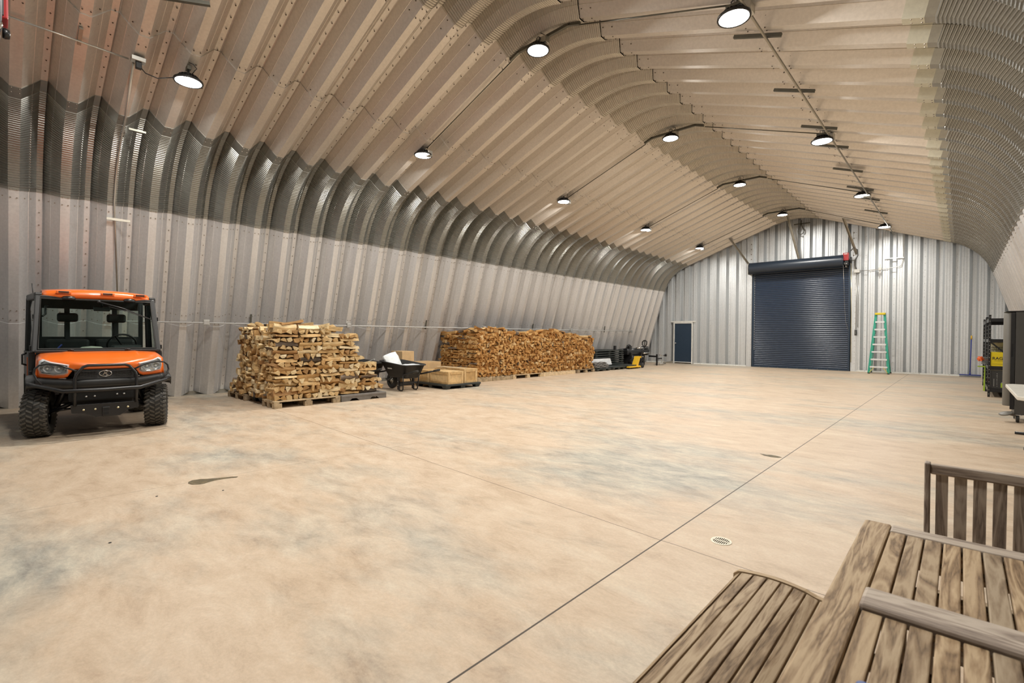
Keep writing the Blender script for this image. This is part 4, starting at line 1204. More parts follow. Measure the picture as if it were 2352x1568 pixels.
# push broom
t = thing('push_broom', 'blue push broom leaning upright against the far wall', 'broom', (.22, 22.45, 0))
mb = MB(); mb.tube([(0, -.02, .10), (.02, .12, 1.28)], .0145, 10); mb.build('pole', M['blue'], t)
mb = MB(); mb.tube([(.02, .12, 1.27), (.022, .127, 1.40)], .02, 10); mb.build('end_grip', M['yellow'], t)
mb = MB(); mb.bbox(-.27, .27, -.06, .02, .055, .085, .006); mb.tube([(0, -.02, .08), (0, -.018, .15)], .022, 10); mb.build('head', M['blue'], t)
mb = MB()
for i in range(52):
    for j in range(3): mb.box(-.265+i*.0102, -.2585+i*.0102, -.055+j*.024, -.04+j*.024, 0, .058)
o = mb.build('bristle', M['navy'], t); o['kind'] = 'stuff'

# ------------------------------------------------------------------ right side: shelving, cabinet, folding table
def shelf_unit(label, x0, y0, depth, length, h):
    t = thing('shelving_rack', label, 'shelving', (x0, y0, 0), 0, None)
    for px in (0, depth):
        for py in (0, length):
            mb = MB(); mb.bbox(px-.02, px+.02, py-.02, py+.02, 0, h, .003)
            for i in range(int(h/.09)): mb.box(px-.005, px+.005, py-.0215, py-.0205, .06+i*.09, .078+i*.09, 1)
            mb.build('upright', [M['blackm'], M['brace']], t)
    for zz in (.17, .66, 1.27, h-.10):
        mb = MB(); mb.bbox(-.01, depth+.01, -.015, .01, zz-.055, zz+.02, .003); mb.bbox(-.01, depth+.01, length-.01, length+.015, zz-.055, zz+.02, .003); mb.bbox(-.015, .005, 0, length, zz-.055, zz+.02, .003); mb.bbox(depth-.005, depth+.015, 0, length, zz-.055, zz+.02, .003)
        mb.box(0, depth, 0, length, zz, zz+.012)
        mb.build('shelf', M['blackm'], t)
    mb = MB(); mb.beam((.02, -.02, 1.22), (depth-.05, -.02, .76), .008, .03); mb.build('diagonal_brace', M['blackm'], t)
    return t
shelf_unit('black steel shelving rack, nearer of two on the right, holding the yellow carton', .455, 15.1, .50, 1.55, 1.83)
shelf_unit('black steel shelving rack, farther of two on the right', .455, 17.0, .50, 1.7, 1.83)
t = thing('rag_carton', 'yellow carton printed RAGS on the nearer black shelving rack', 'box', (.47, 15.10, .69))
mb = MB(); mb.bbox(0, .36, .0, .34, .0, .31, .004); mb.build('carton', M['rag'], t)
def text_mesh(name, s, size, loc, rot, mat, parent, extrude=.0006, bold=False):
    c = bpy.data.curves.new(name, 'FONT'); c.body = s; c.size = size; c.extrude = extrude
    if bold: c.offset = size*.018
    o = bpy.data.objects.new(name, c); COL.objects.link(o)
    dg = bpy.context.evaluated_depsgraph_get(); me = bpy.data.meshes.new_from_object(o.evaluated_get(dg))
    bpy.data.objects.remove(o); me.materials.clear(); me.materials.append(mat)
    n = bpy.data.objects.new(name, me); COL.objects.link(n); n.parent = parent; n.location = loc; n.rotation_euler = rot
    return n
text_mesh('printed_word', 'RAGS', .085, (.03, -.003, .145), (R(90), 0, 0), M['ragtxt'], t, bold=True)
mb = MB()
for i in range(6): mb.box(.07+i*.022, .085+i*.022, -.003, -.001, .118, .126)
mb.box(.03, .30, -.003, -.0015, .045, .048); mb.build('small_print', M['ragtxt'], t)
t = thing('wire_basket', 'cream wire basket with a folded sheet behind the yellow carton', 'basket', (.47, 15.46, .685))
mb = MB(); mb.bbox(.01, .40, .0, .10, .0, .53, .01); mb.build('sheet', M['cream'], t)
mb = MB()
for i in range(11): mb.box(.03+i*.032, .036+i*.032, -.012, -.004, .30, .42)
for z_ in (.30, .36, .42): mb.box(.02, .38, -.012, -.004, z_, z_+.006)
mb.build('wire_grid', M['blackm'], t)
t = thing('appliance_carton', 'black printed carton on the lowest level of the nearer rack', 'box', (.48, 15.11, .19))
mb = MB(); mb.bbox(0, .42, .0, .36, 0, .40, .004); mb.build('carton', M['cartonblack'], t)
mb = MB()
for i, r_ in enumerate((.010, .012, .011, .013, .010, .014, .012)): mb.lathe([(0,0),(r_,0),(0,.001)], 12, T(.105, -.001, .06+i*.045) @ RX(R(90)))
mb.box(.05, .058, -.002, 0, .05, .22); mb.box(.17, .20, -.002, 0, .04, .15); mb.build('print', M['cartonprint'], t)
mb = MB(); mb.box(.16, .19, -.003, -.001, .03, .13); mb.build('green_label', M['lime'], t)
t = thing('carton_top', 'white paper bundle lying on the black printed carton', 'paper', (.48, 15.12, .592)); mb = MB(); mb.bbox(0, .38, 0, .3, 0, .02, .004); mb.build('sheets', M['cream'], t)
mb = MB(); mb.bbox(.47, .78, 15.12, 15.3, 1.284, 1.30, .003); tag(mb.build('paper_tray', M['whitegloss']), 'white flat tray on the second shelf from the top of the nearer rack', 'tray')
mb = MB(); 
for i in range(5): mb.tube([(.40+.10*math.cos(a*math.pi/8)*(1-.07*i)+.06, 16.4+.16*math.sin(a*math.pi/8)*(1-.05*i), .70+.035*i) for a in range(16)], .013, 6, 0, False, True)
tag(mb.build('cable_coil', M['cordgrey']), 'coiled grey cable on the middle shelf, overhanging the rack edge', 'cable')
t = thing('cord_reel', 'bright orange plastic cord grip hanging off the rack middle shelf', 'reel', (.335, 16.3, .81))
mb = MB()
for i in range(6): mb.beam((0,0,0), (.062*math.cos(i*1.05), .02*math.sin(i), .062*math.sin(i*1.05)), .035, .03, bev=.004)
mb.lathe([(0,-.02),(.05,-.02),(.055,0),(.05,.02),(0,.02)], 14, RX(R(90))); mb.tube([(.03,0,0),(.14,.05,-.03)], .02, 8); mb.build('grip', M['orangecord'], t)
t = thing('play_ball', 'red ball on the lowest shelf of the farther rack', 'ball', (.50, 17.05, .245)); mb = MB(); mb.lathe([(.06*math.sin(a*math.pi/12), -.06*math.cos(a*math.pi/12)) for a in range(13)], 20); mb.build('sphere', M['redball'], t)
mb = MB(); mb.beam((.43, 16.78, .0), (.45, 16.88, .62), .02, .05); mb.beam((.30, 16.9, .60), (.5, 16.9, .60), .03, .03); tag(mb.build('yellow_tool', M['lime']), 'lime yellow long tool standing between the two racks', 'tool')

# tall grey cabinet on castors
t = thing('mobile_cabinet', 'tall dark grey cabinet on castors with a vertical slot handle', 'cabinet', (.48, 10.8, 0))
mb = MB(); mb.bbox(.13, .66, .0, .55, .12, 1.72, .008); mb.build('body', M['greycab'], t)
mb = MB(); mb.lathe([(.062,0),(.066,.01),(.066,1.44),(.06,1.45),(0,1.45)], 28, T(.066, .07, .25)); mb.bbox(.05, .13, .03, .45, .25, 1.70, .004); mb.build('corner_column', M['greycol'], t)
mb = MB(); mb.bbox(.08, .128, -.004, .03, .2, 1.71, .003); mb.build('door_edge', M['blackm'], t)
mb = MB(); mb.box(.088, .108, -.007, .0, 1.02, 1.22); mb.build('slot_handle', M['slot'], t)
mb = MB(); mb.bbox(.02, .64, -.01, .54, 1.72, 1.735, .005); mb.build('top_panel', M['black'], t)
for (x_, y_) in ((.17, .03), (.60, .05), (.17, .5), (.60, .5)):
    mb = MB(); mb.lathe([(0,-.018),(.05,-.018),(.056,-.01),(.056,.01),(.05,.018),(0,.018)], 20, T(x_, y_, .056) @ RY(R(90)))
    c_ = mb.build('castor_wheel', M['rubber'], t)
    mb = MB(); mb.beam((x_-.026, y_, .05), (x_-.026, y_-.02, .13), .03, .004, up=(1,0,0)); mb.beam((x_+.026, y_, .05), (x_+.026, y_-.02, .13), .03, .004, up=(1,0,0)); mb.bbox(x_-.05, x_+.05, y_-.04, y_+.04, .112, .12, .002); mb.build('castor_fork', M['chrome'], c_)
mb = MB(); mb.lathe([(0,0),(.075,.0),(.085,.008),(.085,.018),(.07,.028),(0,.032)], 26, T(.045, -.03, .12) @ RY(R(-14)) @ RX(R(10))); mb.beam((.05, -.03, .13), (.14, .0, .11), .04, .03); mb.build('foot_pedal', M['greycol'], t)
# folding table
t = thing('folding_table', 'white plastic folding table in front of the grey cabinet', 'table', (.46, 7.66, 0))
c_ = .10; poly = [(c_*.0, c_*1.2), (c_*.9, 0), (.76, 0), (.76, 2.18), (c_*.7, 2.18), (0, 2.18-c_)]
mb = MB(); mb.prism(poly, .615, .66); mb.build('tabletop', M['tableplastic'], t, bevel=.008)
for y_ in (.52, 1.82):
    mb = MB(); mb.tube([(.26, y_, .615), (.26, y_, .03)], .015, 8); mb.tube([(.68, y_, .615), (.68, y_, .03)], .015, 8); mb.tube([(.085, y_, .02), (.74, y_, .02)], .018, 8); mb.tube([(.26, y_, .35), (.68, y_, .35)], .012, 8)
    mb.build('leg', M['blackm'], t)

# ------------------------------------------------------------------ foreground teak furniture
t = thing('garden_table', 'weathered teak slatted table in the lower right foreground', 'table', (0,0,0))
tz = .68; th_ = .028; X0 = -.234; X1 = 1.02; YA = .74; YB = 2.03; bw = .072
mb = MB(); mb.bbox(X0, X0+bw, YA, YB, tz-th_, tz, .006); mb.build('side_board', M['teaky'], t)
mb = MB(); mb.bbox(X1-bw, X1, YA, YB, tz-th_, tz, .006); mb.build('side_board', M['teaky'], t)
mb = MB(); mb.bbox(X0+bw+.001, X1-bw-.001, YB-.068, YB, tz-th_, tz, .005); mb.build('end_board', M['greyx'], t)
mb = MB(); mb.bbox(X0+bw+.001, X1-bw-.001, YA, YA+.068, tz-th_, tz, .005); mb.build('end_board', M['greyx'], t)
mb = MB(); mb.bbox(X0+bw-.004, X1-bw+.004, 1.352, 1.462, tz-.02, tz+.010, .008); mb.build('crossbar', M['greyx'], t)
n_ = 25; pitch = .0425; xs = X0+bw+.003
for (ya, yb) in ((YA+.070, 1.350), (1.464, YB-.070)):
    mb = MB(); x_ = xs
    while x_+.038 < X1-bw:
        mb.bbox(x_, x_+.0385, ya, yb, tz-.022, tz-.002, .003); x_ += pitch
    mb.build('slat_panel', M['teaky'], t)
mb = MB()
for y_ in (.95, 1.20, 1.60, 1.82): mb.bbox(X0+bw, X1-bw, y_-.02, y_+.02, tz-.045, tz-.0225, .003)
mb.bbox(X0+.05, X0+.075, YA+.06, YB-.06, tz-.10, tz-th_, .003); mb.bbox(X1-.075, X1-.05, YA+.06, YB-.06, tz-.10, tz-th_, .003); mb.bbox(X0+.075, X1-.075, YB-.085, YB-.06, tz-.10, tz-th_, .003)
mb.build('apron', M['teakx'], t)
for x_ in (X0+.06, X1-.12):
    for y_ in (YA+.07, YB-.13): mb = MB(); mb.bbox(x_, x_+.06, y_, y_+.06, 0, tz-th_-.001, .005); mb.build('leg', M['teakz'], t)
# blue cap lying on the near part of the table
t = thing('bottle_cap', 'small blue-grey cap on the teak table at the photo bottom edge', 'cap', (-.118, 1.040, tz))
mb = MB(); mb.lathe([(0,0),(.010,0),(.0115,.002),(.0115,.007),(.010,.009),(0,.009)], 20); mb.build('cap_body', M['bluecap'], t)
mb = MB(); mb.tube([(.0115*math.cos(a*.5236), .0115*math.sin(a*.5236), .002) for a in range(12)], .0012, 5, 0, False, True); mb.build('rim', M['bluecap'], t)
# bench with a contoured slatted seat
t = thing('garden_bench', 'teak bench with curved slatted seat, left of the table', 'bench', (0,0,0))
def seat_z(x):
    u = (x+.616)/.42
    return .412 + .014*math.sin(math.pi*min(1, max(0, u*1.6)))*(1 if u < .625 else 0) - (.010*math.sin(math.pi*min(1, max(0, (u-.55)/.45)))) + (.0 if u > 0 else 0)
edges_ = [-.616, -.594, -.550, -.504, -.459, -.420, -.381, -.342, -.302, -.262, -.222]
YB2 = 1.905
for i, (xa, xb) in enumerate(zip(edges_, edges_[1:])):
    za, zb = seat_z(xa), seat_z(xb); g = .0022
    if i == 0: za -= .012
    mb = MB()
    L_ = [(xa+g, za), (xb-g, zb), (xb-g, zb-.018), (xa+g, za-.018)]
    mb.add([(x_, .45, z_) for x_, z_ in L_]+[(x_, YB2, z_) for x_, z_ in L_], [(0,1,2,3),(7,6,5,4),(0,4,5,1),(1,5,6,2),(2,6,7,3),(3,7,4,0)])
    mb.build('seat_slat', M['teaky'], t, bevel=.003)
for y_ in (.46, YB2+.002):
    mb = MB(); rows_ = []
    for i in range(25):
        x_ = -.622+i*(.405/24); rows_.append([(x_, y_, seat_z(x_)+.003-(.012 if i == 0 else 0)), (x_, y_+.022, seat_z(x_)+.003-(.012 if i == 0 else 0)), (x_, y_+.022, seat_z(x_)-.05), (x_, y_, seat_z(x_)-.05)])
    mb.grid([r_+[r_[0]] for r_ in rows_], 0, False); mb.add(rows_[0], [(0,1,2,3)]); mb.add(rows_[-1], [(3,2,1,0)])
    mb.build('end_rail', M['teakx'], t)
for x_ in (-.60, -.27):
    for y_ in (.50, YB2-.06): mb = MB(); mb.bbox(x_, x_+.05, y_, y_+.05, 0, seat_z(x_+.02)-.022, .005); mb.build('leg', M['teakz'], t)
mb = MB(); mb.bbox(-.60, -.575, .5, YB2-.02, .32, .38, .004); mb.build('apron', M['teaky'], t)
# chair at the head of the table
t = thing('garden_chair', 'weathered teak chair with slatted back behind the table', 'chair', (0,0,0))
yb_ = 2.30
for x_ in (-.092, .44):
    mb = MB(); mb.beam((x_+.008, yb_+.06, 0), (x_+.008, yb_+.03, .40), .032, .038, up=(0,1,0), bev=.004); mb.beam((x_+.008, yb_+.03, .39), (x_+.008, yb_+.0, .852), .0165, .036, up=(0,1,0), bev=.004); mb.build('rear_leg', M['greyz'], t)
mb = MB(); mb.bbox(-.076, .44, yb_-.012, yb_+.012, .812, .848, .005); mb.build('top_rail', M['greyx'], t)
mb = MB(); mb.bbox(-.076, .44, yb_+.0, yb_+.024, .47, .51, .005); mb.build('lower_rail', M['greyx'], t)
for i in range(10):
    x_ = -.061+i*.0487
    mb = MB(); mb.beam((x_+.0165, yb_+.016, .505), (x_+.0165, yb_+.001, .815), .033, .012, up=(0,1,0)); mb.build('back_slat', M['greyz'], t)
mb = MB()
for i in range(9): mb.bbox(-.09, .456, 1.92+i*.042, 1.957+i*.042, .385, .402, .003)
mb.build('seat', M['teakx'], t)
mb = MB(); mb.bbox(-.09, -.065, 1.92, yb_+.03, .34, .385, .004); mb.bbox(.43, .456, 1.92, yb_+.03, .34, .385, .004); mb.bbox(-.065, .43, 1.92, 1.94, .34, .385, .004); mb.build('seat_rail', M['greyx'], t)
for x_ in (-.09, .416): mb = MB(); mb.bbox(x_, x_+.04, 1.915, 1.955, 0, .385, .004); mb.build('front_leg', M['greyz'], t)

# ------------------------------------------------------------------ floor drain and stains
t = thing('floor_drain', 'round pale floor drain grate near the crossing of the floor joints', 'drain', (-1.10, 3.14, 0))
mb = MB(); mb.lathe([(.050,.001),(.052,.004),(.061,.004),(.063,.001)], 40, None, 0, True, False); mb.build('ring', M['drainring'], t)
mb = MB(); mb.lathe([(0,.0012),(.052,.0012)], 32, None, 0, False, False); mb.build('sump', M['drainhole'], t)
mb = MB()
for i in range(9):
    x_ = -.044+i*.011; hl = math.sqrt(max(0, .051**2-x_*x_)); mb.box(x_-.0019, x_+.0019, -hl, hl, .0015, .0042)
mb.box(-.05, .05, -.004, .004, .0015, .004); mb.build('grate', M['drainring'], t)
def stain(label, cx, cy, pts):
    mb = MB(); mb.add([(cx+x_, cy+y_, .0016) for x_, y_ in pts], [list(range(len(pts)))]); 
    return tag(mb.build('oil_stain', M['wet']), label, 'stain')
stain('brown wet stain on the floor at the thin joint, left foreground', -4.84, 1.27, [(-.08,-.135),(-.03,-.15),(.03,-.135),(.065,-.09),(.07,-.05),(.045,.0),(.035,.05),(.04,.10),(.05,.15),(.075,.20),(.05,.22),(.01,.17),(-.015,.11),(-.04,.05),(-.07,.0),(-.10,-.04),(-.11,-.10)])
stain('dark wet patch on the floor just left of the main joint', -1.50, 5.77, [(-.07,-.03),(0,-.05),(.07,-.03),(.10,.02),(.05,.05),(-.02,.06),(-.06,.03),(-.13,.03)])
for i, (x_, y_, lab) in enumerate(((-4.45, 1.27, 'tiny dark crumb on the floor just in front of the brown stain'), (-4.66, .86, 'tiny dark crumb on the floor left of the brown stain'), (-3.83, .47, 'dark leaf scrap lying alone on the left foreground floor'))):
    mb = MB(); mb.lathe([(0,0),(.005,.001),(.006,.003),(.004,.005),(0,.006)], 7, T(x_, y_, 0) @ Matrix.Scale(1.5, 4, (0, 1, 0)), 0, False); tag(mb.build('debris', M['black']), lab, 'debris')
# ------------------------------------------------------------------ the orange utility vehicle
U = thing('utility_vehicle', 'orange and black utility vehicle with enclosed cab parked at left wall', 'utility vehicle', (-8.4, .95, 0), R(-2))
def xf(y): return .462 - .15*(abs(y)/.62)**2.6
def zf(y): return .905 + .075*min(1, abs(y)/.6)**1.4
NU = 33
ysu = [-.62+1.24*i/(NU-1) for i in range(NU)]
mb = MB(); rows = []
rows.append([(-.10, y, .98) for y in ysu])
for i in range(13):
    t_ = i/12; r_ = []
    for y in ysu:
        x0_, x1_ = -.10, xf(y)-.012; z0_ = 1.045-.018*(y/.6)**2; z1_ = zf(y)
        x_ = x0_+(x1_-x0_)*t_
        z_ = z0_+(z1_-z0_)*t_**1.5 + .028*math.sin(math.pi*t_)*(1-(y/.62)**6)
        # two raised creases running forward
        z_ += .012*math.exp(-((abs(y)-.33-.02*t_)/.035)**2)*math.sin(math.pi*min(1, t_*1.1))
        if abs(y) > .6: z_ -= .02
        r_.append((x_, y, z_))
    rows.append(r_)
# front face below the hood edge
for j in range(1, 6):
    t_ = j/5; r_ = []
    for y in ysu:
        zb = .845 if abs(y) < .30 else (.845-.105*min(1, (abs(y)-.30)/.06) if abs(y) < .36 else .74+.01*((abs(y)-.36)/.26))
        r_.append((xf(y)+.012*math.sin(math.pi*t_*.9), y, zf(y)+(zb-zf(y))*t_))
    rows.append(r_)
mb.grid(rows, 0, True)
for s in (-1, 1):
    y = s*.62
    pts = [(r_[0 if s < 0 else -1][0], y, r_[0 if s < 0 else -1][2]) for r_ in rows[1:]]
    low = [(p[0]-.0, y*1.02, .74) for p in pts]
    mb.grid([pts, low] if s > 0 else [low, pts], 0, True)
mb.build('hood', M['orange'], U, solid=.006)
mb = MB(); mb.bbox(-.14, -.05, -.635, .635, 1.035, 1.075, .01); mb.build('cowl', M['black'], U)
for y in (-.30, .28): mb = MB(); mb.tube([(-.05, y-.03, 1.07), (-.05, y+.03, 1.07)], .012, 8); mb.lathe([(0,0),(.014,0),(.012,.012),(0,.015)], 10, T(-.05, y, 1.07)); mb.build('washer_nozzle', M['black'], U)
# headlamps
for s in (-1, 1):
    out = [(.335, .905), (.50, .945), (.565, .978), (.60, .955), (.612, .86), (.595, .80), (.48, .775), (.385, .778), (.345, .80)]
    def P_(y, z, off): return (xf(y)+off-.03*max(0, z-.9), s*y, z)
    mb = MB(); n = len(out)
    o_ = [P_(y, z, .010) for y, z in out]; i_ = [P_(.475+(y-.475)*.86, .868+(z-.868)*.80, .050) for y, z in out]; d_ = [P_(.475+(y-.475)*.82, .868+(z-.868)*.76, .022) for y, z in out]
    mb.grid([o_+[o_[0]], i_+[i_[0]]], 0, True); mb.grid([i_+[i_[0]], d_+[d_[0]]], 0, True)
    hl = mb.build('headlamp', M['silver'], U)
    mb = MB(); mb.add(d_, [list(range(n))]); mb.build('backplate', M['silver'], hl)
    for (yy, rr) in ((.425, .045), (.525, .042)):
        mb = MB(); mb.lathe([(rr,.028),(rr*.9,.01),(rr*.55,-.01),(0,-.014)], 18, T(xf(yy)+.036, s*yy, .862) @ RY(R(90)), 0, True, False); mb.lathe([(0,0),(.014,.002),(.014,.022),(0,.028)], 10, T(xf(yy)+.026, s*yy, .862) @ RY(R(90)), 1)
        mb.build('reflector', [M['silver'], M['bulb']], hl)
    mb = MB(); mb.add([P_(y, z, .054) for y, z in [(.475+(y-.475)*.9, .868+(z-.868)*.86) for y, z in out]], [list(range(n))]); mb.build('lamp_cover', M['lampglass'], hl)
# grille
mb = MB(); mb.add([(.455, -.285, .838), (.462, .285, .838), (.475, .275, .72), (.475, -.275, .72)], [(0,1,2,3)]); mb.box(.42, .456, -.29, .29, .70, .842)
for i in range(5): mb.bbox(.46, .482, -.27, -.075, .735+i*.019, .743+i*.019, .002); mb.bbox(.46, .482, .075, .27, .735+i*.019, .743+i*.019, .002)
for i in range(7):
    for s in (-1, 1): mb.box(.46, .479, s*(.09+i*.029)-.002, s*(.09+i*.029)+.002, .735, .82)
mb.build('grille', M['black'], U)
g = MB(); el = [(math.cos(a*math.pi/16)*.060, math.sin(a*math.pi/16)*.036) for a in range(32)]
g.tube([(.487, y, .786+z) for y, z in el], .0045, 6, 0, False, True)
em = g.build('emblem', M['chrome'], U)
g = MB(); g.prism([(-.030,-.018), (-.018,-.020), (-.006,-.002), (.012,-.024), (.034,-.022), (.006,.004), (.030,.022), (.016,.024), (-.004,.010), (-.002,.024), (-.014,.022), (-.014,.004)], .482, .488, T(0, 0, .786) @ Matrix(((0,0,1,0),(1,0,0,0),(0,1,0,0),(0,0,0,1))), 0); g.build('emblem_mark', M['chrome'], em)
# front bumper fascia
mb = MB()
for (z0_, z1_, dx_) in ((.60, .725, -.0), ):
    rows_ = []
    for z_ in (.60, .63, .69, .73):
        rows_.append([(xf(y)*1.0+(.02 if z_ < .7 else .0)-(.05 if z_ == .60 else 0), y*1.03, z_+(.0 if abs(y) < .35 else (abs(y)-.35)*.10)) for y in ysu])
    mb.grid(rows_[::-1], 0, True)
mb.build('bumper_fascia', M['black'], U, solid=.008)
mb = MB(); mb.bbox(.25, .42, -.34, .34, .44, .60, .02); mb.bbox(-.3, .35, -.30, .30, .30, .46, .02); mb.box(.30, .46, -.26, .26, .58, .62)
for y in (-.18, -.10, .12, .19): mb.lathe([(0,0),(.012,0),(.01,.008),(0,.01)], 8, T(.421, y, .50+.01*(y > 0)) @ RY(R(90)), 1)
mb.build('front_frame', [M['slot'], M['alu']], U)
for s in (-1, 1):
    mb = MB(); mb.tube([(.12, s*.26, .42), (.05, s*.50, .30)], .022, 8); mb.tube([(-.12, s*.26, .38), (.02, s*.50, .27)], .022, 8); mb.tube([(.05, s*.30, .74), (.05, s*.44, .36)], .032, 10); mb.tube([(.10, s*.28, .33), (.10, s*.48, .31)], .014, 8); mb.build('suspension_arm', M['blackm'], U)
# fenders
for s in (-1, 1):
    mb = MB(); rows_ = []
    for (x_, z_) in ((.30, .62), (.32, .67), (.31, .72), (.20, .755), (.0, .765), (-.2, .755), (-.32, .70), (-.36, .58), (-.37, .40)):
        rows_.append([(x_, s*.45, z_+.015), (x_, s*.62, z_+.01), (x_, s*.705, z_-.01), (x_+(.0), s*.715, z_-.03)])
    mb.grid(rows_ if s < 0 else [r_[::-1] for r_ in rows_], 0, True)
    mb.build('front_fender', M['black'], U, solid=.012)
# tyres with chevron tread
def tyre(x, y, steer, rad=.29, wid=.235):
    mb = MB(); pr = [(rad*.55, -wid/2+.03), (rad*.62, -wid/2), (rad*.82, -wid/2-.004), (rad*.93, -wid/2+.010), (rad*.955, -wid/2+.03), (rad*.965, 0), (rad*.955, wid/2-.03), (rad*.93, wid/2-.010), (rad*.82, wid/2+.004), (rad*.62, wid/2), (rad*.55, wid/2-.03)]
    Mx = T(x, y, rad) @ RZ(steer) @ RX(R(90))
    mb.lathe(pr, 44, Mx, 0, True, False)
    nl = 30
    for i in range(nl):
        for j, (yc, sg) in enumerate(((-.086, 1), (-.030, -1), (.030, 1), (.086, -1))):
            a = 2*math.pi*(i+(.5 if j % 2 else 0))/nl
            wx = .026; hx_ = .0125
            # lug laid on the tread surface, slanted
            for (s0, s1) in ((0, 1),):
                vs = []
                for rr in (rad*.94-.006*(abs(yc) > .05), rad*1.0-.008*(abs(yc) > .05)):
                    for (u, v) in ((-wx, -hx_), (wx, -hx_), (wx, hx_), (-wx, hx_)):
                        yy = yc+u; aa = a+(v+sg*u*.55)/rad
                        vs.append((rr*math.cos(aa), rr*math.sin(aa), yy))
                mb.add(vs, [(0,3,2,1),(4,5,6,7),(0,1,5,4),(1,2,6,5),(2,3,7,6),(3,0,4,7)], 1, False, Mx)
        # shoulder lug
        for sgn in (-1, 1):
            a = 2*math.pi*(i+.25)/nl; vs = []
            for rr, yy in ((rad*.90, wid/2-.002), (rad*.955, wid/2-.028), (rad*.985, wid/2-.026), (rad*.91, wid/2+.008)):
                for v in (-.011, .011): vs.append((rr*math.cos(a+v/rad), rr*math.sin(a+v/rad), sgn*yy))
            mb.add(vs, [(0,1,3,2),(2,3,5,4),(4,5,7,6),(6,7,1,0),(0,2,4,6),(1,7,5,3)], 1, False, Mx)
    o = mb.build('wheel', [M['rubber'], M['lug']], U)
    h = MB(); h.lathe([(.162,-.085),(.165,-.09),(.150,-.06),(.12,-.03),(.06,-.035),(.05,-.06),(0,-.065)], 30, Mx, 0, True, False); h.lathe([(.162,.085),(.165,.09),(.150,.06),(.12,.03),(.06,.035),(.05,.06),(0,.065)], 30, Mx, 0, True, False)
    h.build('rim', M['blackm'], o)
tyre(.03, -.60, R(-12)); tyre(.03, .59, R(-12)); tyre(-1.62, -.58, 0); tyre(-1.62, .58, 0)
# brush guard
mb = MB()
mb.tube([(.38, -.70, .685), (.45, -.62, .665), (.56, -.40, .592), (.575, 0, .588), (.56, .34, .592), (.45, .62, .668), (.40, .68, .69)], .025, 12)
mb.build('bumper_tube', M['blackm'], U)
mb = MB(); mb.tube([(.52, -.29, .40), (.545, -.29, .58), (.545, -.29, .74), (.54, -.275, .79), (.53, -.215, .875), (.53, -.17, .893), (.53, .19, .893), (.53, .235, .875), (.54, .295, .79), (.545, .305, .74), (.545, .305, .58), (.52, .305, .40)], .017, 10); mb.build('guard_hoop', M['blackm'], U)
for s, k_ in ((-1, 1.), (1, 1.04)):
    mb = MB(); mb.tube([(.47, s*.575, .675), (.44, s*.62*k_, .74), (.41, s*.645*k_, .81), (.41, s*.635*k_, .865), (.415, s*.60*k_, .905), (.43, s*.53*k_, .918), (.47, s*.42, .90), (.54, s*.27, .825)], .011, 8); mb.build('headlamp_guard', M['blackm'], U)
# hitch plate
mb = MB(); mb.prism([(-.33, .405), (.33, .405), (.33, .33), (.23, .31), (.14, .245), (-.10, .245), (-.20, .30), (-.32, .31)], .49, .505, Matrix(((0,0,1,0),(1,0,0,0),(0,1,0,0),(0,0,0,1))))
mb.bbox(.44, .50, -.33, .33, .395, .41, .002); pl_ = mb.build('hitch_plate', M['blackm'], U)
mb = MB()
for y in (-.21, -.10, .12, .22): mb.lathe([(0,0),(.013,0),(.012,.008),(0,.01)], 10, T(.505, y, .345) @ RY(R(90)))
mb.build('bolt_head', M['brass'], pl_)
mb = MB(); mb.bbox(.44, .53, -.035, .04, .255, .365, .004); mb.box(.528, .532, -.024, .029, .268, .305, 1); mb.box(.528, .532, -.024, .029, .315, .353, 1); mb.build('receiver', [M['blackm'], M['slot']], pl_)
# cab structure
def wp(z, y0=.62, y1=.57):
    t_ = (z-1.075)/(1.755-1.075); return (-.10-.25*t_, y0+(y1-y0)*t_)
for s in (-1, 1):
    mb = MB(); xa, ya = wp(1.075, .635); xb, yb = wp(1.77, .635, .60)
    mb.beam((xa-.02, s*ya, 1.04), (xb-.02, s*yb, 1.78), .05, .06, up=(0,1,0), bev=.012)
    mb.build('windscreen_pillar', M['black'], U)
mb = MB(); mb.bbox(-.42, -.345, -.60, .60, 1.735, 1.785, .012); mb.build('windscreen_header', M['black'], U)
mb = MB(); x0_, y0_ = wp(1.085, .605); x1_, y1_ = wp(1.745, .605, .575)
mb.add([(x0_, -y0_, 1.085), (x0_, y0_, 1.085), (x1_, y1_, 1.745), (x1_, -y1_, 1.745)], [(0,1,2,3)]); ws = mb.build('windscreen', M['glass'], U)
mb = MB(); mb.tube([(x0_+.003, -y0_, 1.085), (x0_+.003, y0_, 1.085), (x1_+.003, y1_, 1.745), (x1_+.003, -y1_, 1.745)], .012, 6, 0, False, True); mb.build('rubber_seal', M['rubber'], ws)
# wiper
mb = MB(); mb.tube([(-.315, .0, 1.722), (-.26, .26, 1.64), (-.235, .57, 1.50)], [.014, .009, .004], 6); mb.tube([(-.265, .10, 1.66), (-.245, .30, 1.60), (-.23, .58, 1.49)], .005, 5); mb.lathe([(0,0),(.02,0),(.02,.02),(0,.025)], 10, T(-.33, .0, 1.725) @ RY(R(90))); mb.build('wiper', M['black'], U)
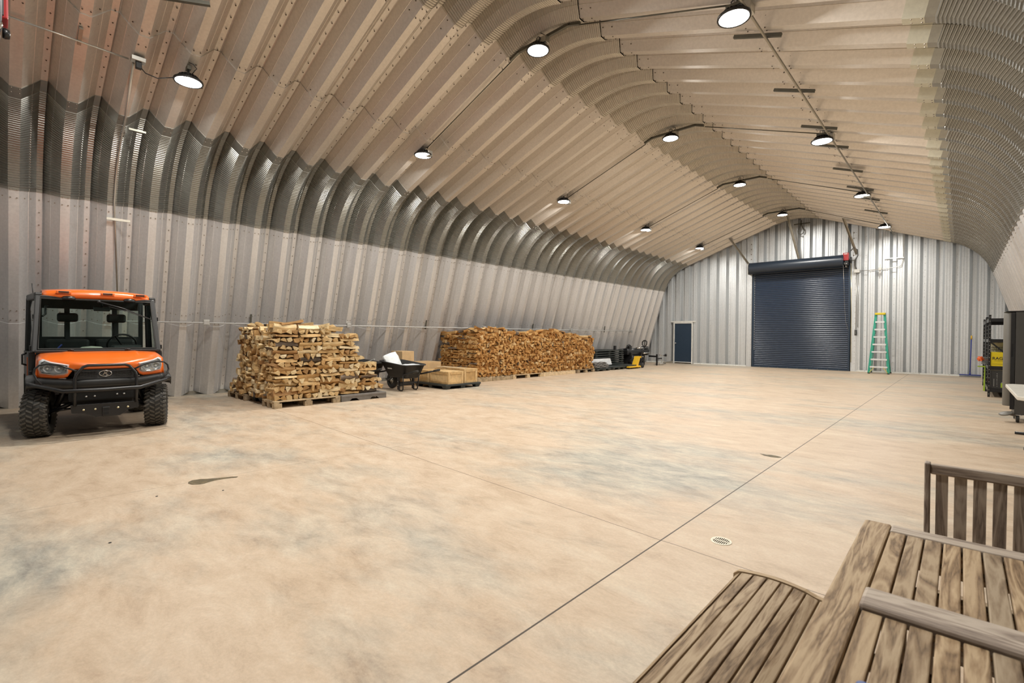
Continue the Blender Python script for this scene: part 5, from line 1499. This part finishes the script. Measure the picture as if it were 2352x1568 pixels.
# roof
mb = MB(); rows_ = []
for (x_, dz_, w_) in ((-.345, -.10, .565), (-.335, -.055, .57), (-.345, -.015, .565), (-.39, .012, .56), (-.55, .035, .57), (-1.0, .04, .575), (-1.35, .02, .57), (-1.42, -.06, .57)):
    rows_.append([(x_-.03*(y_/.57)**4, y_*w_/.57, 1.862+dz_-.035*(y_/.57)**2*(1 if dz_ > -.09 else .4)) for y_ in [-.57+1.14*i/20 for i in range(21)]])
mb.grid(rows_, 0, True)
rf = mb.build('roof', M['orange'], U, solid=.01)
for y_ in (-.355, .095, .455):
    mb = MB(); mb.bbox(-.345, -.318, y_-.075, y_+.075, 1.812, 1.852, .008); mb.build('lamp_pocket', M['orange'], rf)
    mb = MB(); mb.bbox(-.322, -.311, y_-.052, y_+.052, 1.832, 1.848, .004); mb.bbox(-.325, -.314, y_-.05, y_+.05, 1.82, 1.826, .001); mb.build('pocket_grip', M['blackm'], rf)
for y_ in (-.305, .335):
    mb = MB(); mb.lathe([(0,0),(.055,.0),(.06,.02),(.05,.045),(.02,.055),(0,.056)], 18, T(-.36, y_, 1.735) @ Matrix.Scale(1.3, 4, (0,1,0))); mb.build('roof_lamp', M['blackm'], U)
for s in (-1, 1): mb = MB(); mb.beam((-.36, s*.595, 1.775), (-1.40, s*.67, 1.79), .09, .09, bev=.02); mb.beam((-1.38, s*.68, 1.79), (-1.40, s*.705, .66), .07, .07, up=(0,1,0), bev=.012); mb.build('cab_frame', M['black'], U)
# back of the cab: frame with three panes
mb = MB()
mb.box(-1.40, -1.36, -.62, .62, .62, 1.235); mb.box(-1.40, -1.36, -.62, .62, 1.655, 1.80)
for (a_, b_) in ((-.62, -.555), (-.315, -.255), (.235, .295), (.565, .62)): mb.box(-1.40, -1.36, a_, b_, 1.235, 1.655)
mb.build('rear_panel', M['darkint'], U)
for (a_, b_) in ((-.555, -.315), (-.255, .235), (.295, .565)): mb = MB(); mb.add([(-1.38, a_, 1.235), (-1.38, b_, 1.235), (-1.38, b_, 1.655), (-1.38, a_, 1.655)], [(0,1,2,3)]); mb.build('rear_window', M['rearglass'], U)
# doors
for s in (-1, 1):
    mb = MB(); mb.add([(-.20, s*.63, .46), (-.20, s*.69, .46), (-.20, s*.69, 1.04), (-.20, s*.63, 1.04), (-1.30, s*.68, .46), (-1.30, s*.74, .46), (-1.30, s*.74, 1.04), (-1.30, s*.68, 1.04)], [(0,1,2,3),(7,6,5,4),(0,4,5,1),(1,5,6,2),(2,6,7,3),(3,7,4,0)])
    d_ = mb.build('door', M['black'], U)
    mb = MB(); mb.bbox(-1.0, -.32, s*.695-.012, s*.695+.012, .56, .98, .008); mb.build('door_panel', M['orange'], d_)
    mb = MB(); mb.beam((-.20, s*.655, 1.04), (-.44, s*.60, 1.76), .035, .035, bev=.006); mb.beam((-.44, s*.60, 1.76), (-1.28, s*.675, 1.76), .035, .035, bev=.006); mb.beam((-1.28, s*.675, 1.76), (-1.30, s*.70, 1.04), .04, .04, up=(0,1,0), bev=.006); mb.build('window_frame', M['blackm'], d_)
    mb = MB(); mb.add([(-.20, s*.65, 1.04), (-1.30, s*.70, 1.04), (-1.28, s*.675, 1.76), (-.44, s*.60, 1.76)], [(0,1,2,3)]); mb.build('side_window', M['glass'], d_)
    mb = MB(); mb.tube([(-.62, s*.70, .86), (-.62, s*.75, .88), (-.62, s*.75, 1.0), (-.62, s*.70, 1.03)], .012, 8); mb.build('door_handle', M['black'], d_)
    for z_ in (.78, 1.10, 1.50):
        mb = MB(); mb.bbox(-.235-(.1 if z_ > 1.3 else 0), -.175-(.1 if z_ > 1.3 else 0), s*(.665 if z_ < 1.3 else .635)-.02, s*(.665 if z_ < 1.3 else .635)+.025, z_-.03, z_+.03, .006); mb.build('hinge', M['blackm'], d_)
# aerial on the near side
mb = MB(); mb.tube([(-1.2, -.64, 1.78), (-1.2, -.655, 1.99)], .005, 6); mb.build('aerial', M['black'], U)
mb = MB(); mb.beam((-1.15, -.735, .72), (-1.15, -.735, .36), .01, .30, up=(1,0,0)); mb.build('mud_flap', M['rubber'], U)
# interior
mb = MB(); mb.bbox(-.42, -.12, -.60, .60, .70, 1.07, .03); mb.bbox(-.36, -.16, .12, .46, 1.05, 1.13, .03); mb.build('dashboard', M['darkint'], U)
mb = MB(); mb.bbox(-1.15, -.60, -.52, .52, .72, .86, .04); mb.bbox(-1.30, -1.15, -.52, -.04, .84, 1.20, .04); mb.bbox(-1.30, -1.15, .02, .50, .84, 1.20, .04); st_ = mb.build('seat', M['darkint'], U)
for y_ in (-.285, .27):
    mb = MB(); mb.bbox(-1.24, -1.15, y_-.115, y_+.115, 1.455, 1.585, .03); mb.bbox(-1.21, -1.18, y_-.025, y_+.025, 1.18, 1.47, .005); mb.build('headrest', M['darkint'], st_)
mb = MB(); Ms = T(-.55, .27, 1.13) @ RY(R(-62)); mb.tube([Ms @ Vector((.165*math.cos(a*math.pi/14), .165*math.sin(a*math.pi/14), 0)) for a in range(28)], .013, 8, 0, False, True)
for a_ in (90, 210, 330): mb.beam(Ms @ Vector((0,0,-.02)), Ms @ Vector((.16*math.cos(R(a_)), .16*math.sin(R(a_)), 0)), .03, .012)
mb.tube([Ms @ Vector((0,0,-.02)), Ms @ Vector((0,0,-.25))], .025, 8); mb.build('steering_wheel', M['black'], U)
mb = MB(); mb.bbox(-.46, -.43, -.05, .13, 1.60, 1.665, .012); mb.tube([(-.43, .04, 1.66), (-.40, .04, 1.72)], .01, 6); mb.build('rear_view_mirror', M['blackm'], U)
mb = MB(); mb.tube([(-.42, -.50, 1.66), (-.44, -.53, 1.64), (-.42, -.53, 1.54), (-.36, -.56, 1.51)], .012, 6); mb.build('grab_handle', M['black'], U)
mb = MB(); mb.lathe([(0,.03),(.10,.02),(.13,0),(.10,-.02),(0,-.02)], 18, T(-.30, -.08, 1.085) @ Matrix.Scale(.5, 4, (1,0,0))); mb.build('dash_pad', M['cream'], U)
mb = MB(); mb.beam((-.20, -.42, 1.09), (-.24, -.38, 1.14), .012, .012); mb.build('blue_pen', M['blue'], U)
# cargo bed and rear chassis
mb = MB(); mb.bbox(-2.05, -1.46, -.66, .66, .62, .66, .008); mb.bbox(-2.05, -1.46, -.68, -.64, .62, .98, .01); mb.bbox(-2.05, -1.46, .64, .68, .62, .98, .01); mb.bbox(-1.50, -1.46, -.68, .68, .62, .98, .01); mb.bbox(-2.09, -2.05, -.68, .68, .60, .98, .01); mb.build('cargo_bed', M['orange'], U)
mb = MB(); mb.bbox(-2.0, -.3, -.28, .28, .30, .60, .02); mb.bbox(-1.3, -.35, -.60, .60, .34, .47, .02); mb.tube([(-1.62, -.5, .29), (-1.62, .5, .29)], .05, 10); mb.build('chassis', M['blackm'], U)
# ------------------------------------------------------------------ camera
Rw = CAMROT = None
f = 1105.0; W, H = 2352, 1568
dy = Vector(((2209-W/2)/f, -(777-H/2)/f, 1.0)).normalized()
bb_ = -(762-H/2)/f
aa_ = -(dy.y*bb_+dy.z)/dy.x
dx = -Vector((aa_, bb_, 1.0)).normalized()
dz = dx.cross(dy)
if dz.y < 0: dz = -dz
# rows = world axes in camera coords (x right, y up, z forward)
right = Vector((dx.x, dy.x, dz.x)); up = Vector((dx.y, dy.y, dz.y)); fwd = Vector((dx.z, dy.z, dz.z))
cam = bpy.data.cameras.new('camera'); co = bpy.data.objects.new('camera', cam); COL.objects.link(co)
co.matrix_world = Matrix(((right.x, up.x, -fwd.x, 0), (right.y, up.y, -fwd.y, 0), (right.z, up.z, -fwd.z, 1.3), (0,0,0,1)))
cam.sensor_width = 36; cam.lens = f/W*36; cam.clip_start = .05; cam.clip_end = 100
cam.dof.use_dof = True; cam.dof.focus_distance = 9; cam.dof.aperture_fstop = 5.0
scene.camera = co
# ------------------------------------------------------------------ world and colour
w = bpy.data.worlds.new('world'); scene.world = w; w.use_nodes = True
w.node_tree.nodes['Background'].inputs[0].default_value = (.8, .85, 1, 1); w.node_tree.nodes['Background'].inputs[1].default_value = 0.0
scene.view_settings.view_transform = 'Standard'
scene.view_settings.look = 'None'
scene.view_settings.exposure = 0
scene.cycles.use_denoising = True
scene.cycles.max_bounces = 7; scene.cycles.diffuse_bounces = 4; scene.cycles.glossy_bounces = 3; scene.cycles.transparent_max_bounces = 8
scene.cycles.use_adaptive_sampling = True; scene.cycles.adaptive_threshold = .07
scene.cycles.sample_clamp_indirect = 4
scene.cycles.caustics_reflective = False; scene.cycles.caustics_refractive = False
